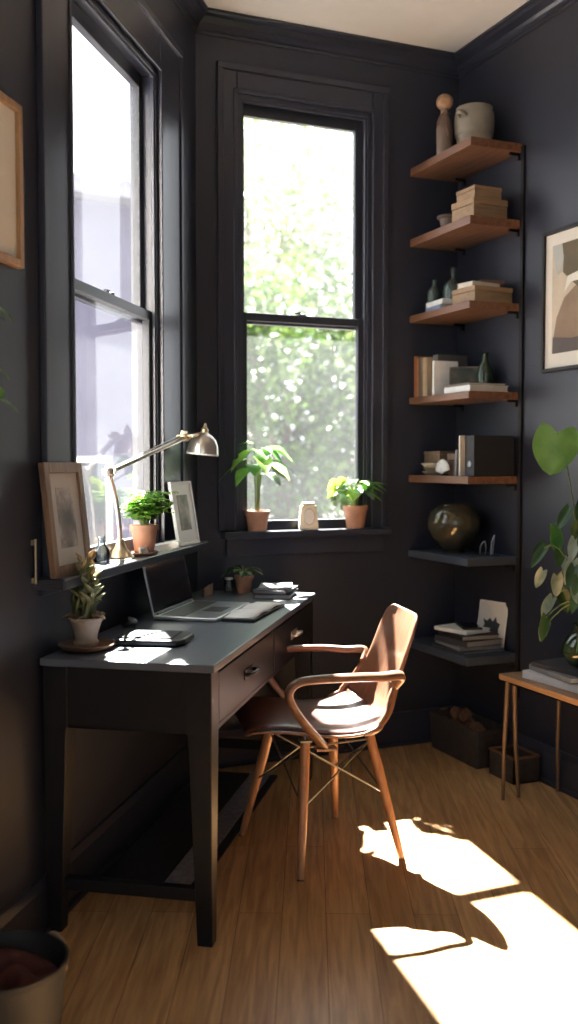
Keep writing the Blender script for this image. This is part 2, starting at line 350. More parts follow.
def window(name, frame, a0, a1, z0, z1, rail, cas, head, sill_out, sill_a, sill_z, apron, pane, sidecas=None):
    w = empty(name, frame[0], frame[1]); struct(w)
    # casing: boards with an outer and an inner bead
    cl, cr = cas; m = MB()
    m.box(a0-cl, a0, 0, .012, sill_z, z1+head); m.box(a1, a1+cr, 0, .012, sill_z, z1+head); m.box(a0, a1, 0, .012, z1, z1+head)
    m.box(a0-cl-.012, a0-cl+.014, 0, .020, sill_z, z1+head+.012); m.box(a1+cr-.014, a1+cr+.012, 0, .020, sill_z, z1+head+.012)
    m.box(a0-cl-.012, a1+cr+.012, 0, .022, z1+head-.014, z1+head+.014)
    m.box(a0-.016, a0, 0, .018, sill_z, z1+.016); m.box(a1, a1+.016, 0, .018, sill_z, z1+.016); m.box(a0-.016, a1+.016, 0, .018, z1, z1+.016)
    m.done('window_casing', M['trim'], w, smooth=False, bevel=.004)
    # jambs with stops
    j = MB(); j.box(a0-.001, a0+.018, -TH, 0, z0, z1); j.box(a1-.018, a1+.001, -TH, 0, z0, z1); j.box(a0, a1, -TH, 0, z1-.018, z1+.001); j.box(a0, a1, -TH, 0, z0-.001, z0+.014)
    j.box(a0+.018, a0+.03, -.016, -.004, z0, z1); j.box(a1-.03, a1-.018, -.016, -.004, z0, z1); j.box(a0, a1, -.016, -.004, z1-.03, z1-.018)
    j.done('window_jamb', M['trim'], w, smooth=False, bevel=.002)
    b0, b1 = a0+.018, a1-.018
    def sash(nm, y0, y1, zz0, zz1, bot, top):
        st = .036; q = MB()
        q.box(b0, b0+st, y0, y1, zz0, zz1); q.box(b1-st, b1, y0, y1, zz0, zz1); q.box(b0+st, b1-st, y0, y1, zz0, zz0+bot); q.box(b0+st, b1-st, y0, y1, zz1-top, zz1)
        s = q.done(nm, M['sash'], w, smooth=False, bevel=.003)
        ym = (y0+y1)/2
        MB().box(b0+st-.004, b1-st+.004, ym-.002, ym+.002, zz0+bot-.004, zz1-top+.004).done('window_pane', pane, s, smooth=False)
    sash('lower_sash', -.046, -.018, z0+.014, rail+.022, .055, .034)
    sash('upper_sash', -.078, -.050, rail-.022, z1-.018, .034, .050)
    lk = MB().lathe([(.016, 0), (.016, .006), (.008, .010)], ((a0+a1)/2, -.034, rail+.022)).box((a0+a1)/2-.004, (a0+a1)/2+.034, -.040, -.030, rail+.028, rail+.036)
    lk.done('sash_lock', M['blackmetal'], w)
    m = MB().box(sill_a[0], sill_a[1], -.03, sill_out, sill_z-.03, sill_z); m.box(a0, a1, -TH-.03, -.03, z0-.03, z0+.002)
    m.done('window_sill', M['trim'], w, smooth=False, bevel=.006, seg=3)
    MB().box(sill_a[0]+.02, sill_a[1]-.02, 0, .02, sill_z-.03-apron, sill_z-.03).done('sill_apron', M['trim'], w, smooth=False, bevel=.003)
    return w
paneL = pane_mat('dust_haze_left_pane', .007); paneB = pane_mat('dust_haze_back_pane', .007)
window('window_1', LF, HL[0], HL[1], HL[2], HL[3], 1.815, (.235, .19), .15, .09, (.14, 1.505), .975, .0+.02, paneL)
window('window_2', BF, HB[0], HB[1], HB[2], HB[3], 1.90, (.065, .075), .10, .055, (.365, 1.148), .998, .075, paneB)

# unseen window added behind the viewer to bring in fill light
w3 = empty('added_fill_window'); struct(w3)
q = MB()
for x in (-3.6, -2.83, -2.06): q.box(x, x+.06, -5.32, -5.24, .3, 2.75)
q.box(-3.6, -2.0, -5.32, -5.24, .3, .36); q.box(-3.6, -2.0, -5.32, -5.24, 2.69, 2.75); q.done('window_frame', M['sash'], w3, smooth=False)
MB().box(-3.55, -2.05, -5.283, -5.277, .35, 2.70).done('window_pane', M['clearglass'], w3, smooth=False)

# crown moulding and baseboards
CP = [(0, 0), (.064, 0), (.064, -.010), (.056, -.015), (.050, -.027), (.037, -.036), (.026, -.044), (.018, -.056), (.014, -.068), (.007, -.072), (.007, -.082), (0, -.082)]
BP = [(0, 0), (0, .150), (.008, .150), (.012, .138), (.016, .125), (.018, .018), (.030, .014), (.030, 0)]
def moulding(name, prof, frame, a0, a1, z, sl0=0., sl1=0.):
    """profile (offset into room, height); ends cut at a slant to mitre with the next wall"""
    m = MB(); A = [m.bm.verts.new((a0+sl0*y, y, z+h)) for y, h in prof]; B = [m.bm.verts.new((a1+sl1*y, y, z+h)) for y, h in prof]; n = len(prof)
    m.bm.faces.new(A); m.bm.faces.new(B[::-1])
    for i in range(n): m.bm.faces.new((A[i], B[i], B[(i+1) % n], A[(i+1) % n]))
    o = m.done(name, M['trim'], smooth=False); o.location = frame[0]; o.rotation_euler = (0, 0, frame[1]); return struct(o)
RF = ((0, 0, 0), PI/2)       # local X = +Y world, local Y = -X world : along the right wall, into the room
kb = math.tan((PI-(PI/2+WA))/2) if False else 1/math.tan((PI/2+WA+PI/2-0)/2) if False else None
# interior angle at the bay corner
ang = PI-(PI/2-WA); half = ang/2; k = 1/math.tan(half)
moulding('trim_1', CP, LF, 0, 2.6, CEIL, k, 0); moulding('trim_2', CP, BF, 0, 1.25, CEIL, 1, -k); moulding('trim_3', CP, RF, -5.2, 0, CEIL, 0, -1)
moulding('baseboard_left', BP, LF, 0, 2.6, 0, k, 0); moulding('baseboard_back', BP, BF, 0, 1.25, 0, 1, -k); moulding('baseboard_right', BP, RF, -5.2, 0, 0, 0, -1)

# ------------------------------------------------------------------ desk
DT, DO, DL, DW, DZ = .012, .012, 1.49, .49, .76      # start along the wall, gap to the wall, length, depth, height
desk = thing('writing_desk', 'long black painted writing desk with navy top lightened for glare, two drawers and tapered legs', 'desk', LW(DT, DO), LROT)
MB().box(0, DL, 0, DW, DZ-.022, DZ).done('desk_top', M['desktop'], desk, smooth=False, bevel=.004)
a = MB(); i_ = .012
a.box(i_, DL-i_, i_, i_+.02, DZ-.19, DZ-.022); a.box(i_, i_+.02, i_, DW-i_, DZ-.19, DZ-.022); a.box(DL-i_-.02, DL-i_, i_, DW-i_, DZ-.19, DZ-.022)
a.box(i_, DL-i_, DW-i_-.02, DW-i_, DZ-.19, DZ-.175); a.box(i_, DL-i_, DW-i_-.02, DW-i_, DZ-.032, DZ-.022)
a.box(i_, DL-i_, i_, DW-i_-.03, DZ-.19, DZ-.182); a.box(DL/2-.015, DL/2+.015, i_, DW-i_, DZ-.19, DZ-.022)
a.done('apron', M['desk'], desk, smooth=False, bevel=.002)
for x0, x1 in ((.075, DL/2-.018), (DL/2+.018, DL-.078)):
    d = MB().box(x0, x1, DW-i_-.018, DW-i_+.003, DZ-.173, DZ-.034).box(x0+.02, x1-.02, .06, DW-i_-.018, DZ-.17, DZ-.06).done('drawer', M['desk'], desk, smooth=False, bevel=.003)
    xm = (x0+x1)/2
    MB().tube(smoothpath([(xm-.045, DW-.012, DZ-.10), (xm-.04, DW+.010, DZ-.098), (xm, DW+.018, DZ-.096), (xm+.04, DW+.010, DZ-.098), (xm+.045, DW-.012, DZ-.10)], 5), .006, 8).box(xm-.052, xm+.052, DW-.012, DW-.006, DZ-.115, DZ-.085).done('drawer_handle', M['blackmetal'] if x0 > .5 else M['nickel'], d, bevel=.001)
for x, y in ((.04, .04), (DL-.045, .04), (.04, DW-.045), (DL-.045, DW-.045)):
    sx = 1 if x > .5 else -1; sy = 1 if y > .2 else -1
    MB().frustum((x+sx*.010, y+sy*.012, 0), .042, .042, (x, y, DZ-.10), .074, .070).box(x-.037, x+.037, y-.035, y+.035, DZ-.19, DZ-.022).done('desk_leg', M['desk'], desk, smooth=False, bevel=.003)
for x in (.04, DL-.04): MB().box(x-.015, x+.015, .05, DW-.05, .115, .15).done('stretcher', M['desk'], desk, smooth=False, bevel=.003)

rug = thing('runner_rug', 'dark wool runner rug with a grey stripe under the desk', 'rug', LW(.04, .035), LROT)
MB().box(0, 1.16, 0, .20, 0, .010).done('rug_field', M['rug'], rug, smooth=False, bevel=.003)
MB().box(0, 1.16, .20, .285, 0, .0102).done('grey_stripe', M['rugstripe'], rug, smooth=False, bevel=.003)
MB().box(0, 1.16, .285, .315, 0, .010).done('rug_border', M['rug'], rug, smooth=False, bevel=.003)
hk = thing('wall_hook', 'tiny white round hook on the wall below the desk', 'hook', LW(.845, 0, .43), LROT)
MB().tube([(0, 0, 0), (0, .014, 0)], .009, 14).done('hook_plate', M['white'], hk)
MB().tube(smoothpath([(0, .012, 0), (0, .024, -.004), (0, .026, -.016), (0, .018, -.022)], 4), .003, 8).done('hook_arm', M['steel'], hk)

# ------------------------------------------------------------------ chair (faces local -X)
ch = thing('armchair', 'brown bentwood armchair with leather seat pad and wooden dowel legs', 'chair', (-1.135, -.975, 0), R(-12)); ch.scale = (1.04, 1.04, 1.02)
prof = smoothpath([(-.235, .418), (-.215, .432), (-.14, .430), (-.02, .408), (.08, .402), (.150, .415), (.195, .458), (.220, .530), (.240, .620), (.262, .715), (.280, .775)], 4)
n_ = len(prof)-1
HWID = smoothpath([(0, .150), (.04, .190), (.14, .222), (.34, .240), (.50, .238), (.60, .225), (.68, .198), (.78, .176), (.88, .172), (.96, .155), (1.0, .115)], 4)
def hw(t):
    for a_, b_ in zip(HWID, HWID[1:]):
        if a_.x <= t <= b_.x: return a_.y+(b_.y-a_.y)*((t-a_.x)/max(1e-6, b_.x-a_.x))
    return HWID[-1].y
def shell(u, v, off=0., ws=1.):
    f = u*n_; i = min(int(f), n_-1); k_ = f-i; p = prof[i].lerp(prof[i+1], k_)
    tg = (prof[i+1]-prof[i]).normalized(); nx, nz = -tg.y, tg.x     # normal in xz towards the sitter
    s_ = (v-.5)*2; w_ = hw(u)*ws
    curl = (abs(s_)**2.6)*(.020+.045*math.exp(-((u-.60)/.22)**2))
    fwd = curl*(1.0 if u > .5 else .9)
    return Vector((p.x+nx*(fwd+off), s_*w_, p.y+nz*(fwd+off)))
for v_ in prof: v_.x *= 1.07
MB().grid(lambda u, v: shell(u, v), 40, 18).done('seat_shell', M['shell'], ch, solid=.011, bevel=.0, sub=1)
def pad(u, v):
    return shell(.015+u*.565, .5+(v-.5)*.94, .0)
m = MB()
nu, nv = 26, 16
top = [[m.bm.verts.new(shell(.02+.54*i/nu, .5+(j/nv-.5)*.93, .008+.020*(1-abs(2*i/nu-1)**6)*(1-abs(2*j/nv-1)**6))) for j in range(nv+1)] for i in range(nu+1)]
for i in range(nu):
    for j in range(nv): m.bm.faces.new((top[i][j], top[i+1][j], top[i+1][j+1], top[i][j+1]))
m.done('seat_pad', M['leather'], ch, solid=.004)
for s_ in (-1, 1):
    E_ = lambda u, o=.004: shell(u, .5+s_*.5)+Vector((0, s_*o, 0))
    path = smoothpath([E_(.735, -.004), Vector((.205, s_*.212, .606)), Vector((.14, s_*.226, .607)), (.06, s_*.242, .612), (-.06, s_*.248, .612), (-.120, s_*.250, .604), (-.146, s_*.250, .578), (-.138, s_*.248, .540), (-.10, s_*.246, .480), (-.055, s_*.240, .425), (-.035, s_*.232, .398)], 6)
    nn = len(path); rr = [.019-.004*math.sin(PI*i/nn) for i in range(nn)]
    MB().tube(path, rr, 12, flat=.72, up=(0, 0, 1)).done('armrest', M['armw'], ch)
    MB().box(-.065, .000, s_*.232-.020, s_*.232+.016, .392, .402).done('armrest_foot', M['armw'], ch, smooth=False, bevel=.003)
    MB().tube([E_(.76-.36*q_/14, .003) for q_ in range(15)], [.003, .006, .009]+[.010]*11+[.005], 10).done('side_rail', M['armw'], ch)
tops = {}; LEGR = Matrix.Rotation(R(17), 4, 'Z')
for sx in (-1, 1):
    for sy in (-1, 1):
        t0 = LEGR @ Vector((.0+sx*.115, sy*.115, .392)); f0 = LEGR @ Vector((.0+sx*.180, sy*.205, 0)); tops[sx, sy] = (t0, f0)
        MB().tube([f0, f0.lerp(t0, .3), f0.lerp(t0, .7), t0], [.0105, .0135, .0165, .0155], 14).done('chair_leg', M['legw'], ch)
        MB().tube([f0, f0.lerp(t0, .012)], .0108, 12).done('leg_glide', M['blackmetal'], ch)
        MB().tube([t0.lerp(f0, .06), t0+Vector((0, 0, .018))], .008, 10).box(t0.x-.018, t0.x+.018, t0.y-.018, t0.y+.018, .396, .402).done('leg_bracket', M['steel'], ch)
wr = MB()
for a_, b_ in (((-1, -1), (-1, 1)), ((-1, 1), (1, 1)), ((1, 1), (1, -1)), ((1, -1), (-1, -1))):
    (ta, fa), (tb, fb) = tops[a_], tops[b_]
    wr.tube([ta.lerp(fa, .05), tb.lerp(fb, .48)], .0032, 6); wr.tube([tb.lerp(fb, .05), ta.lerp(fa, .48)], .0032, 6); wr.tube([ta.lerp(fa, .04), tb.lerp(fb, .04)], .0035, 6)
wr.done('wire_brace', M['steel'], ch)

# ------------------------------------------------------------------ things on the desk
def onL(name, label, cat, t, o, z, drz=0., group=None): return thing(name, label, cat, LW(t, o, z), LROT+drz, group)
lp = onL('laptop', 'open silver laptop with dark screen on the desk under the left window', 'laptop', .62, .10, DZ, R(-2))
MB().box(-.20, .20, .0, .225, .001, .014).done('laptop_base', M['silver'], lp, smooth=False, bevel=.004)
MB().box(-.18, .18, .02, .105, .0142, .0155).done('keyboard', M['keys'], lp, smooth=False, bevel=.0005)
MB().box(-.055, .055, .125, .195, .0142, .0150).done('trackpad', M['steel'], lp, smooth=False, bevel=.0005)
TT = Matrix.Translation((0, .004, .014)) @ Matrix.Rotation(R(12), 4, 'X')
ld = MB().box(-.20, .20, -.006, .0, 0, .235, TT).done('laptop_lid', M['silver'], lp, smooth=False, bevel=.002)
MB().box(-.193, .193, .0, .0012, .010, .228, TT).done('laptop_screen', M['screen'], lp, smooth=False)
MB().tube([(-.17, .002, .014), (.17, .002, .014)], .007, 10).done('hinge', M['black'], lp)
sk = onL('deck_glare_book', 'white open book added for the laptop deck reflection', 'book', .60, .345, DZ, R(-3))  # white book shape stands in for the bright reflection on the laptop deck
MB().box(-.20, .20, -.010, .105, .001, .010).done('book_cover', M['bk_black'], sk, smooth=False, bevel=.002)
def pg(side):
    return lambda u, v: Vector((side*(.002+.188*u), -.004+.103*v, .012+.006*math.sin(PI*min(1, u*1.3))*1.0))
for s_ in (-1, 1): MB().grid(pg(s_), 10, 2).done('page_block', M['paper'], sk, solid=.004)
ca = onL('glasses_case', 'flat black leather case lying on the near end of the desk', 'case', 1.205, .225, DZ, R(6))
MB().poly([(-.085, -.09), (.085, -.10), (.088, .095), (.05, .112), (-.05, .118), (-.088, .095)], .020).done('case_body', M['black'], ca, smooth=False, bevel=.008, seg=4)
MB().poly([(-.06, -.085), (.06, -.09), (.062, .075), (-.062, .080)], .006, Matrix.Translation((0, 0, .018))).done('case_flap', M['bk_black'], ca, smooth=False, bevel=.003)
ms = onL('computer_mouse', 'small black computer mouse behind the black case on the desk', 'mouse', .965, .065, DZ, R(20))
MB().ball((0, 0, .014), 1, (.045, .028, .018), 3).box(-.03, .03, -.02, .02, .0, .010).done('mouse_body', M['black'], ms)
MB().tube([(.018, -.003, .030), (.018, .003, .030)], .007, 10).done('scroll_wheel', M['steel'], ms)
# plant in a pale clay pot on a saucer
def pot(parent, r0, r1, h, m, rim=.004, z=0.):
    MB().lathe([(r0, 0), (r0*1.02, .004), (r1*.97, h*.78), (r1*.97, h*.80), (r1+rim, h*.80), (r1+rim, h), (r1-.003, h), (r1-.006, h*.86), (.001, h*.85)], (0, 0, z), 30).done('pot', m, parent)
    MB().lathe([(r1-.006, 0), (r1*.5, .004), (.001, .005)], (0, 0, z+h*.86), 20, False).done('soil', M['soil'], parent)
sc_ = onL('saucer', 'round dark wooden saucer under the pale clay plant pot', 'saucer', 1.355, .085, DZ)
MB().lathe([(.050, 0), (.068, .005), (.080, .016), (.076, .018), (.064, .010), (.001, .009)]).done('saucer_dish', M['walnut'], sc_)
sc_.name = 'plant_saucer'
M_ = 0
su = onL('potted_succulent', 'twisted olive succulent with drying tips in a pale clay pot', 'potted plant', 1.355, .085, DZ+.010)
MB().lathe([(.030, 0), (.034, .004), (.036, .012), (.030, .020), (.034, .040), (.044, .070), (.050, .075), (.050, .082), (.043, .082), (.040, .070), (.001, .068)]).done('pot', M['clay'], su)
MB().lathe([(.040, .0), (.001, .006)], (0, 0, .069), 18, False).done('soil', M['soil'], su)
st = MB(); r = random.Random(31)
for i in range(11):
    a_ = i*2.4; r_ = .008+.018*(i % 3)/2; h_ = .075+.11*(1-(i/11)); hgt_ = .075+h_
    d0 = Vector((math.cos(a_), math.sin(a_), 0)); d1 = Vector((math.cos(a_+1.0), math.sin(a_+1.0), 0)); d2 = Vector((math.cos(a_+2.4), math.sin(a_+2.4), 0))
    p = bez(d0*r_+Vector((0, 0, .07)), d0*(r_+.022)+Vector((0, 0, .085+h_*.3)), d1*.030+Vector((0, 0, .07+h_*.75)), d2*.014*(1+.7*(i % 2))+Vector((0, 0, hgt_)), 9)
    st.tube(p, [.011, .0115, .011, .010, .010, .0095, .009, .008, .006, .003], 8, flat=.6)
    for q_ in p[2:8:2]:
        an = r.random()*6.28
        MB().leaf(q_, (math.cos(an), math.sin(an), .9), (0, 0, 1), .040+.014*r.random(), .026, -.05, .25, 6, wave=.05).done('leaf', M['succ'], su, solid=.0025)
    MB().leaf(p[-2], d2*.5+Vector((0, 0, 1)), d0, .034, .022, .0, .3, 5).done('dry_tip', M['pinkleaf'], su, solid=.002)
for i in range(5):
    a_ = i*1.3; MB().leaf((.028*math.cos(a_), .028*math.sin(a_), .078), (math.cos(a_), math.sin(a_), .8), (0, 0, 1), .050, .032, .55, .3, 6).done('dry_tip', M['pinkleaf'], su, solid=.002)
st.done('stem', M['succ'], su)
# notebooks and small pot at the far end
nbk = [(.17, .115, .018, 'bk_black', 'black notebook at the bottom of the small stack on the desk', 4), (.165, .11, .014, 'bk_char', 'charcoal notebook in the middle of the small stack on the desk', -3), (.150, .100, .010, 'bk_midgrey', 'grey notebook on top of the small stack on the desk', 9)]
def book_flat(name, label, loc, rz, lx, ly, th, cover, group=None, cat='book', pages='pages'):
    """a closed book lying flat; spine on local -Y side"""
    b = thing(name, label, cat, loc, rz, group)
    c = .0022
    MB().box(-lx/2, lx/2, -ly/2, ly/2, 0, c).box(-lx/2, lx/2, -ly/2, ly/2, th-c, th).box(-lx/2, lx/2, -ly/2, -ly/2+c, 0, th).done('cover', M[cover], b, smooth=False, bevel=.0007)
    MB().box(-lx/2+.004, lx/2-.004, -ly/2+c, ly/2-.004, c, th-c).done('page_block', M[pages], b, smooth=False)
    return b
z = DZ
for lx, ly, th, c, lb, dr in nbk:
    book_flat('notebook', lb, LW(.145, .365, z+.0005), LROT+R(dr), lx*1.1, ly*1.25, th, c, 'notebooks stacked on the desk', pages='bk_midgrey'); z += th+.0008
def leafy(parent, z0, n, ln, w, spread_, hgt, m, stemm='stem', seed=1, heart=False, droop=.4, nm='leaf', r0=.008, cz=None, dirs=None, wob=.3):
    r = random.Random(seed); s = MB()
    for i in range(n):
        if dirs: a_, hh, sp, l_, w_ = dirs[i]
        else:
            a_ = i*2.399+r.random()*.5; hh = hgt*(.55+.45*r.random()); sp = spread_*(.4+.6*r.random()); l_ = ln*(.75+.5*r.random()); w_ = w*(.8+.4*r.random())
        d = Vector((math.cos(a_), math.sin(a_), 0))
        p = bez((r0*d.x, r0*d.y, z0), (r0*d.x, r0*d.y, z0+hh*.6), (sp*.4*d.x, sp*.4*d.y, z0+hh), (sp*d.x, sp*d.y, z0+hh*1.0), 7)
        s.tube(p, [.0022]*8, 6)
        up = Vector((-d.x*.3+(r.random()-.5)*wob, -d.y*.3+(r.random()-.5)*wob, 1))
        o = MB().leaf(p[-1], d+Vector((0, 0, .25-.5*r.random())), up, l_, w_, droop, .12, 7, heart, .03).done(nm, M[m[i % len(m)]], parent)
    s.done('stem', M[stemm], parent)
pp = onL('potted_plant', 'small leafy plant in a terracotta pot on the far end of the desk', 'potted plant', .062, .215, DZ)
pot(pp, .026, .036, .070, M['terracotta'])
leafy(pp, .055, 12, .052, .032, .040, .055, ['deep', 'broad', 'deep', 'succ'], seed=4)
pp.name = 'potted_plant'
jr = onL('glass_jar', 'small clear glass jar beside the little plant on the desk', 'jar', .085, .158, DZ)
MB().lathe([(.019, 0), (.020, .003), (.020, .040), (.016, .048), (.016, .054), (.0145, .054), (.0145, .048), (.018, .040), (.018, .004), (.001, .004)]).done('jar_glass', M['clearglass'], jr)
MB().lathe([(.017, .055), (.017, .062), (.001, .063)]).done('jar_lid', M['silver'], jr)
cd = onL('pleated_card', 'brown folded paper card standing behind the laptop at the desk corner', 'card', .19, .085, DZ)
fm_ = MB(); zz = [(-.055, .0), (-.03, .026), (-.012, -.006), (.012, .024), (.03, -.004), (.055, .018)]
hs = [.030, .048, .026, .046, .024, .034]
for (x0, y0), (x1, y1), h0, h1 in zip(zz, zz[1:], hs, hs[1:]):
    v = [fm_.bm.verts.new(p) for p in ((x0, y0, 0), (x1, y1, 0), (x1, y1, h1), (x0, y0, h0))]; fm_.bm.faces.new(v)
fm_.done('card_fold', M['clay'], cd, smooth=False, solid=.0015)

# ------------------------------------------------------------------ framed pictures
def frame_pic(name, label, cat, loc, rz, w, h, fw, fd, fm, mm, mw, pm, tilt=0., stand=True, insets=None):
    """frame upright in local XZ, facing +Y, bottom edge on z=0; tilt leans the top back to -Y"""
    f = thing(name, label, cat, loc, rz)
    T = Matrix.Rotation(R(tilt), 4, 'X')
    m = MB(); m.box(-w/2, -w/2+fw, -fd, 0, 0, h, T).box(w/2-fw, w/2, -fd, 0, 0, h, T).box(-w/2+fw, w/2-fw, -fd, 0, 0, fw, T).box(-w/2+fw, w/2-fw, -fd, 0, h-fw, h, T)
    m.done('frame', M[fm], f, smooth=False, bevel=.0025)
    MB().box(-w/2+fw*.6, w/2-fw*.6, -fd*.9, -fd*.45, fw*.6, h-fw*.6, T).done('mount', M[mm], f, smooth=False)
    if pm:
        MB().box(-w/2+fw+mw, w/2-fw-mw, -fd*.45, -fd*.45+.0012, fw+mw*1.15, h-fw-mw, T).done('picture', pm, f, smooth=False)
    if stand:
        MB().box(-.018, .018, -fd-.002, -fd, h*.12, h*.6, T).done('easel_back', M['bk_black'], f, smooth=False)
    return f, T
pic1 = picture_mat('faded_figure_photo', (.20, .17, .155), (.07, .06, .06), (.55, .50, .46), 9)
pic2 = picture_mat('brown_photo', (.16, .125, .09), (.05, .04, .035), (.34, .28, .2), 16)
SZ = .975
f1, _ = frame_pic('picture_frame', 'brown wooden picture frame leaning at the left end of the window sill', 'picture frame', LW(1.372, .062, SZ), LROT, .25, .315, .030, .018, 'framewood', 'greymount', .040, pic1, 6)
f2, _ = frame_pic('picture_frame', 'white picture frame with a small brown photo at the sill end beside the fern', 'picture frame', LW(.345, .078, SZ), LROT+R(-4), .21, .245, .012, .014, 'whiteframe', 'whiteframe', .040, pic2, 9)
# blurred figure shapes inside the first picture
rd = onL('brass_rod', 'thin brass rod fixed upright on the wall left of the brown frame', 'wall fitting', 1.512, .0, .968)
for z_ in (-.004, .098): MB().box(-.008, .008, 0, .007, z_, z_+.014).done('mounting_plate', M['brass'], rd, smooth=False, bevel=.001)
MB().tube([(0, .010, -.006), (0, .010, .114)], .0034, 10).done('rod_shaft', M['brass'], rd)
gb = onL('glass_bottle', 'small clear glass bottle catching light on the left window sill', 'bottle', 1.06, .012, SZ)
MB().lathe([(.024, 0), (.026, .004), (.026, .040), (.012, .058), (.010, .074), (.013, .078), (.013, .084), (.010, .084), (.008, .072), (.010, .058), (.023, .040), (.023, .005), (.001, .005)]).done('bottle_glass', M['clearglass'], gb)
MB().lathe([(.0225, .005), (.0225, .026), (.001, .026)]).done('bottle_water', M['clearglass'], gb)
# fern on its dark round tray
ty = onL('round_tray', 'flat round wooden tray under the fern pot and lamp on the sill', 'tray', .765, .030, SZ)
MB().lathe([(.060, 0), (.066, .003), (.068, .009), (.064, .010), (.060, .006), (.001, .006)], sy=.88).done('tray_plate', M['walnut'], ty)
ty.scale = (1.25, 1, 1)
fp = onL('potted_fern', 'bright green bushy fern in a terracotta pot on the left window sill', 'potted plant', .725, .030, SZ+.007)
pot(fp, .034, .046, .092, M['terracotta'])
fr_ = MB(); fs = MB(); r = random.Random(12)
for i in range(78):
    a_ = i*2.399; sp = .025+.075*r.random(); hh = .045+.085*r.random(); d = Vector((math.cos(a_), math.sin(a_), 0))
    yk = .6 if d.y < 0 else 1.0
    p = bez((0+.012*d.x, .012*d.y, .078), (.015*d.x, .015*d.y, .10+hh*.4), (sp*.5*d.x, sp*.5*d.y*yk, .085+hh), (sp*d.x, sp*d.y*yk, .08+hh*(.75+.3*r.random())), 6)
    fs.tube(p, .0013, 5)
    for q_ in range(2, 7):
        for s_ in (-1, 1):
            sd = Vector((-d.y, d.x, 0))*s_+d*.5+Vector((0, 0, .3*r.random()))
            fr_.leaf(p[q_], sd, (0, 0, 1), .027+.010*r.random(), .023, .2, .1, 4, wave=.06)
fr_.done('leaf_cluster', M['fern'], fp); fs.done('stem', M['stem'], fp)

# ------------------------------------------------------------------ lamp
lm = onL('desk_lamp', 'jointed brass desk lamp with a nickel dome shade over the window sill', 'lamp', .90, .012, SZ)
# local axes: x toward viewer along the wall, y into room
MB().lathe([(.044, 0), (.046, .004), (.040, .012), (.022, .030), (.014, .050), (.012, .062), (.009, .064)]).done('lamp_base', M['brass'], lm)
el = Vector((.085, -.004, .282)); jt = Vector((-.435, .088, .405)); hd = Vector((-.570, .095, .420))
MB().tube(smoothpath([(0, 0, .06), (.012, 0, .12), (.035, -.002, .20), (.075, -.004, .268)], 6), .0075, 10).done('lower_arm', M['nickel'], lm)
MB().ball(el, .020, sub=3).tube([el+Vector((0, -.022, 0)), el+Vector((0, .022, 0))], .008, 10).done('elbow_joint', M['nickel'], lm)
MB().tube([el, el.lerp(jt, .5), jt], .008, 10).tube([el+Vector((-.03, 0, .014)), jt+Vector((.02, 0, .014))], .0022, 6).done('upper_arm', M['nickel'], lm)
MB().ball(jt, .016, (1.3, 1, 1), 3).tube([jt+Vector((.01, -.03, .006)), jt+Vector((.01, .03, .006))], .006, 10).tube([jt, hd], .007, 10).box(jt.x-.004, jt.x+.05, jt.y-.004, jt.y+.004, jt.z+.006, jt.z+.022).done('head_joint', M['brass'], lm)
cx = Vector((-.600, .100, .342))
Tl = Matrix.Translation(cx) @ Matrix.Rotation(R(-6), 4, 'X') @ Matrix.Scale(.94, 4)
MB().lathe([(.064, 0), (.0655, .002), (.064, .020), (.060, .042), (.050, .064), (.034, .080), (.018, .088), (.014, .094), (.011, .094), (.016, .085), (.032, .077), (.048, .062), (.057, .041), (.061, .020), (.062, .002)], cap=False).xform(Tl).done('lamp_shade', M['nickel'], lm)
MB().lathe([(.0645, .0), (.0665, .003), (.0655, .007), (.063, .004)], cap=False).xform(Tl).done('shade_rim', M['white'], lm)
MB().lathe([(.015, .090), (.016, .104), (.009, .112), (.004, .128), (.001, .130)]).xform(Tl).done('shade_cap', M['brass'], lm)
MB().lathe([(.004, .012), (.020, .022), (.024, .038), (.014, .060), (.012, .080)]).xform(Tl).done('bulb', M['white'], lm)
MB().tube([jt+Vector((-.02, 0, 0)), hd+Vector((0, 0, .0)), cx+Vector((0, .008, .088))], .006, 8).done('head_arm', M['nickel'], lm)
MB().tube(smoothpath([(-.03, .01, .012), (.02, .05, .004), (.09, .045, .003), (.13, .01, .003), (.14, -.02, .003)], 6), .002, 6).done('cord', M['cream'], lm)

# ------------------------------------------------------------------ back window sill
SB = .998
p1 = thing('potted_plant', 'tall broad leafed plant in a terracotta pot on the back sill, left side', 'potted plant', (-.985, -.004, SB), R(0))
pot(p1, .038, .050, .085, M['terracotta'])
dirs = [(R(186), .235, .040, .15, .085), (R(200), .275, .020, .13, .085), (R(215), .20, .05, .11, .075), (R(352), .265, .035, .13, .075), (R(325), .225, .050, .12, .070), (R(268), .270, .015, .10, .095), (R(12), .215, .06, .11, .065), (R(245), .21, .03, .13, .085), (R(160), .30, .015, .10, .070), (R(290), .17, .03, .12, .080), (R(2), .285, .04, .12, .06), (R(262), .245, .05, .12, .085), (R(310), .28, .02, .10, .08)]
leafy(p1, .07, 13, 0, 0, 0, 0, ['broad', 'fern', 'broad', 'heart', 'silverleaf'], seed=5, dirs=dirs, droop=.55)
p2 = thing('potted_plant', 'bushy yellow green plant in a terracotta pot on the back sill, right side', 'potted plant', (-.520, -.004, SB), R(0))
pot(p2, .038, .052, .100, M['terracotta'])
leafy(p2, .085, 52, .062, .050, .080, .125, ['fern', 'broad', 'silverleaf', 'fern', 'deep'], seed=9, droop=.3)
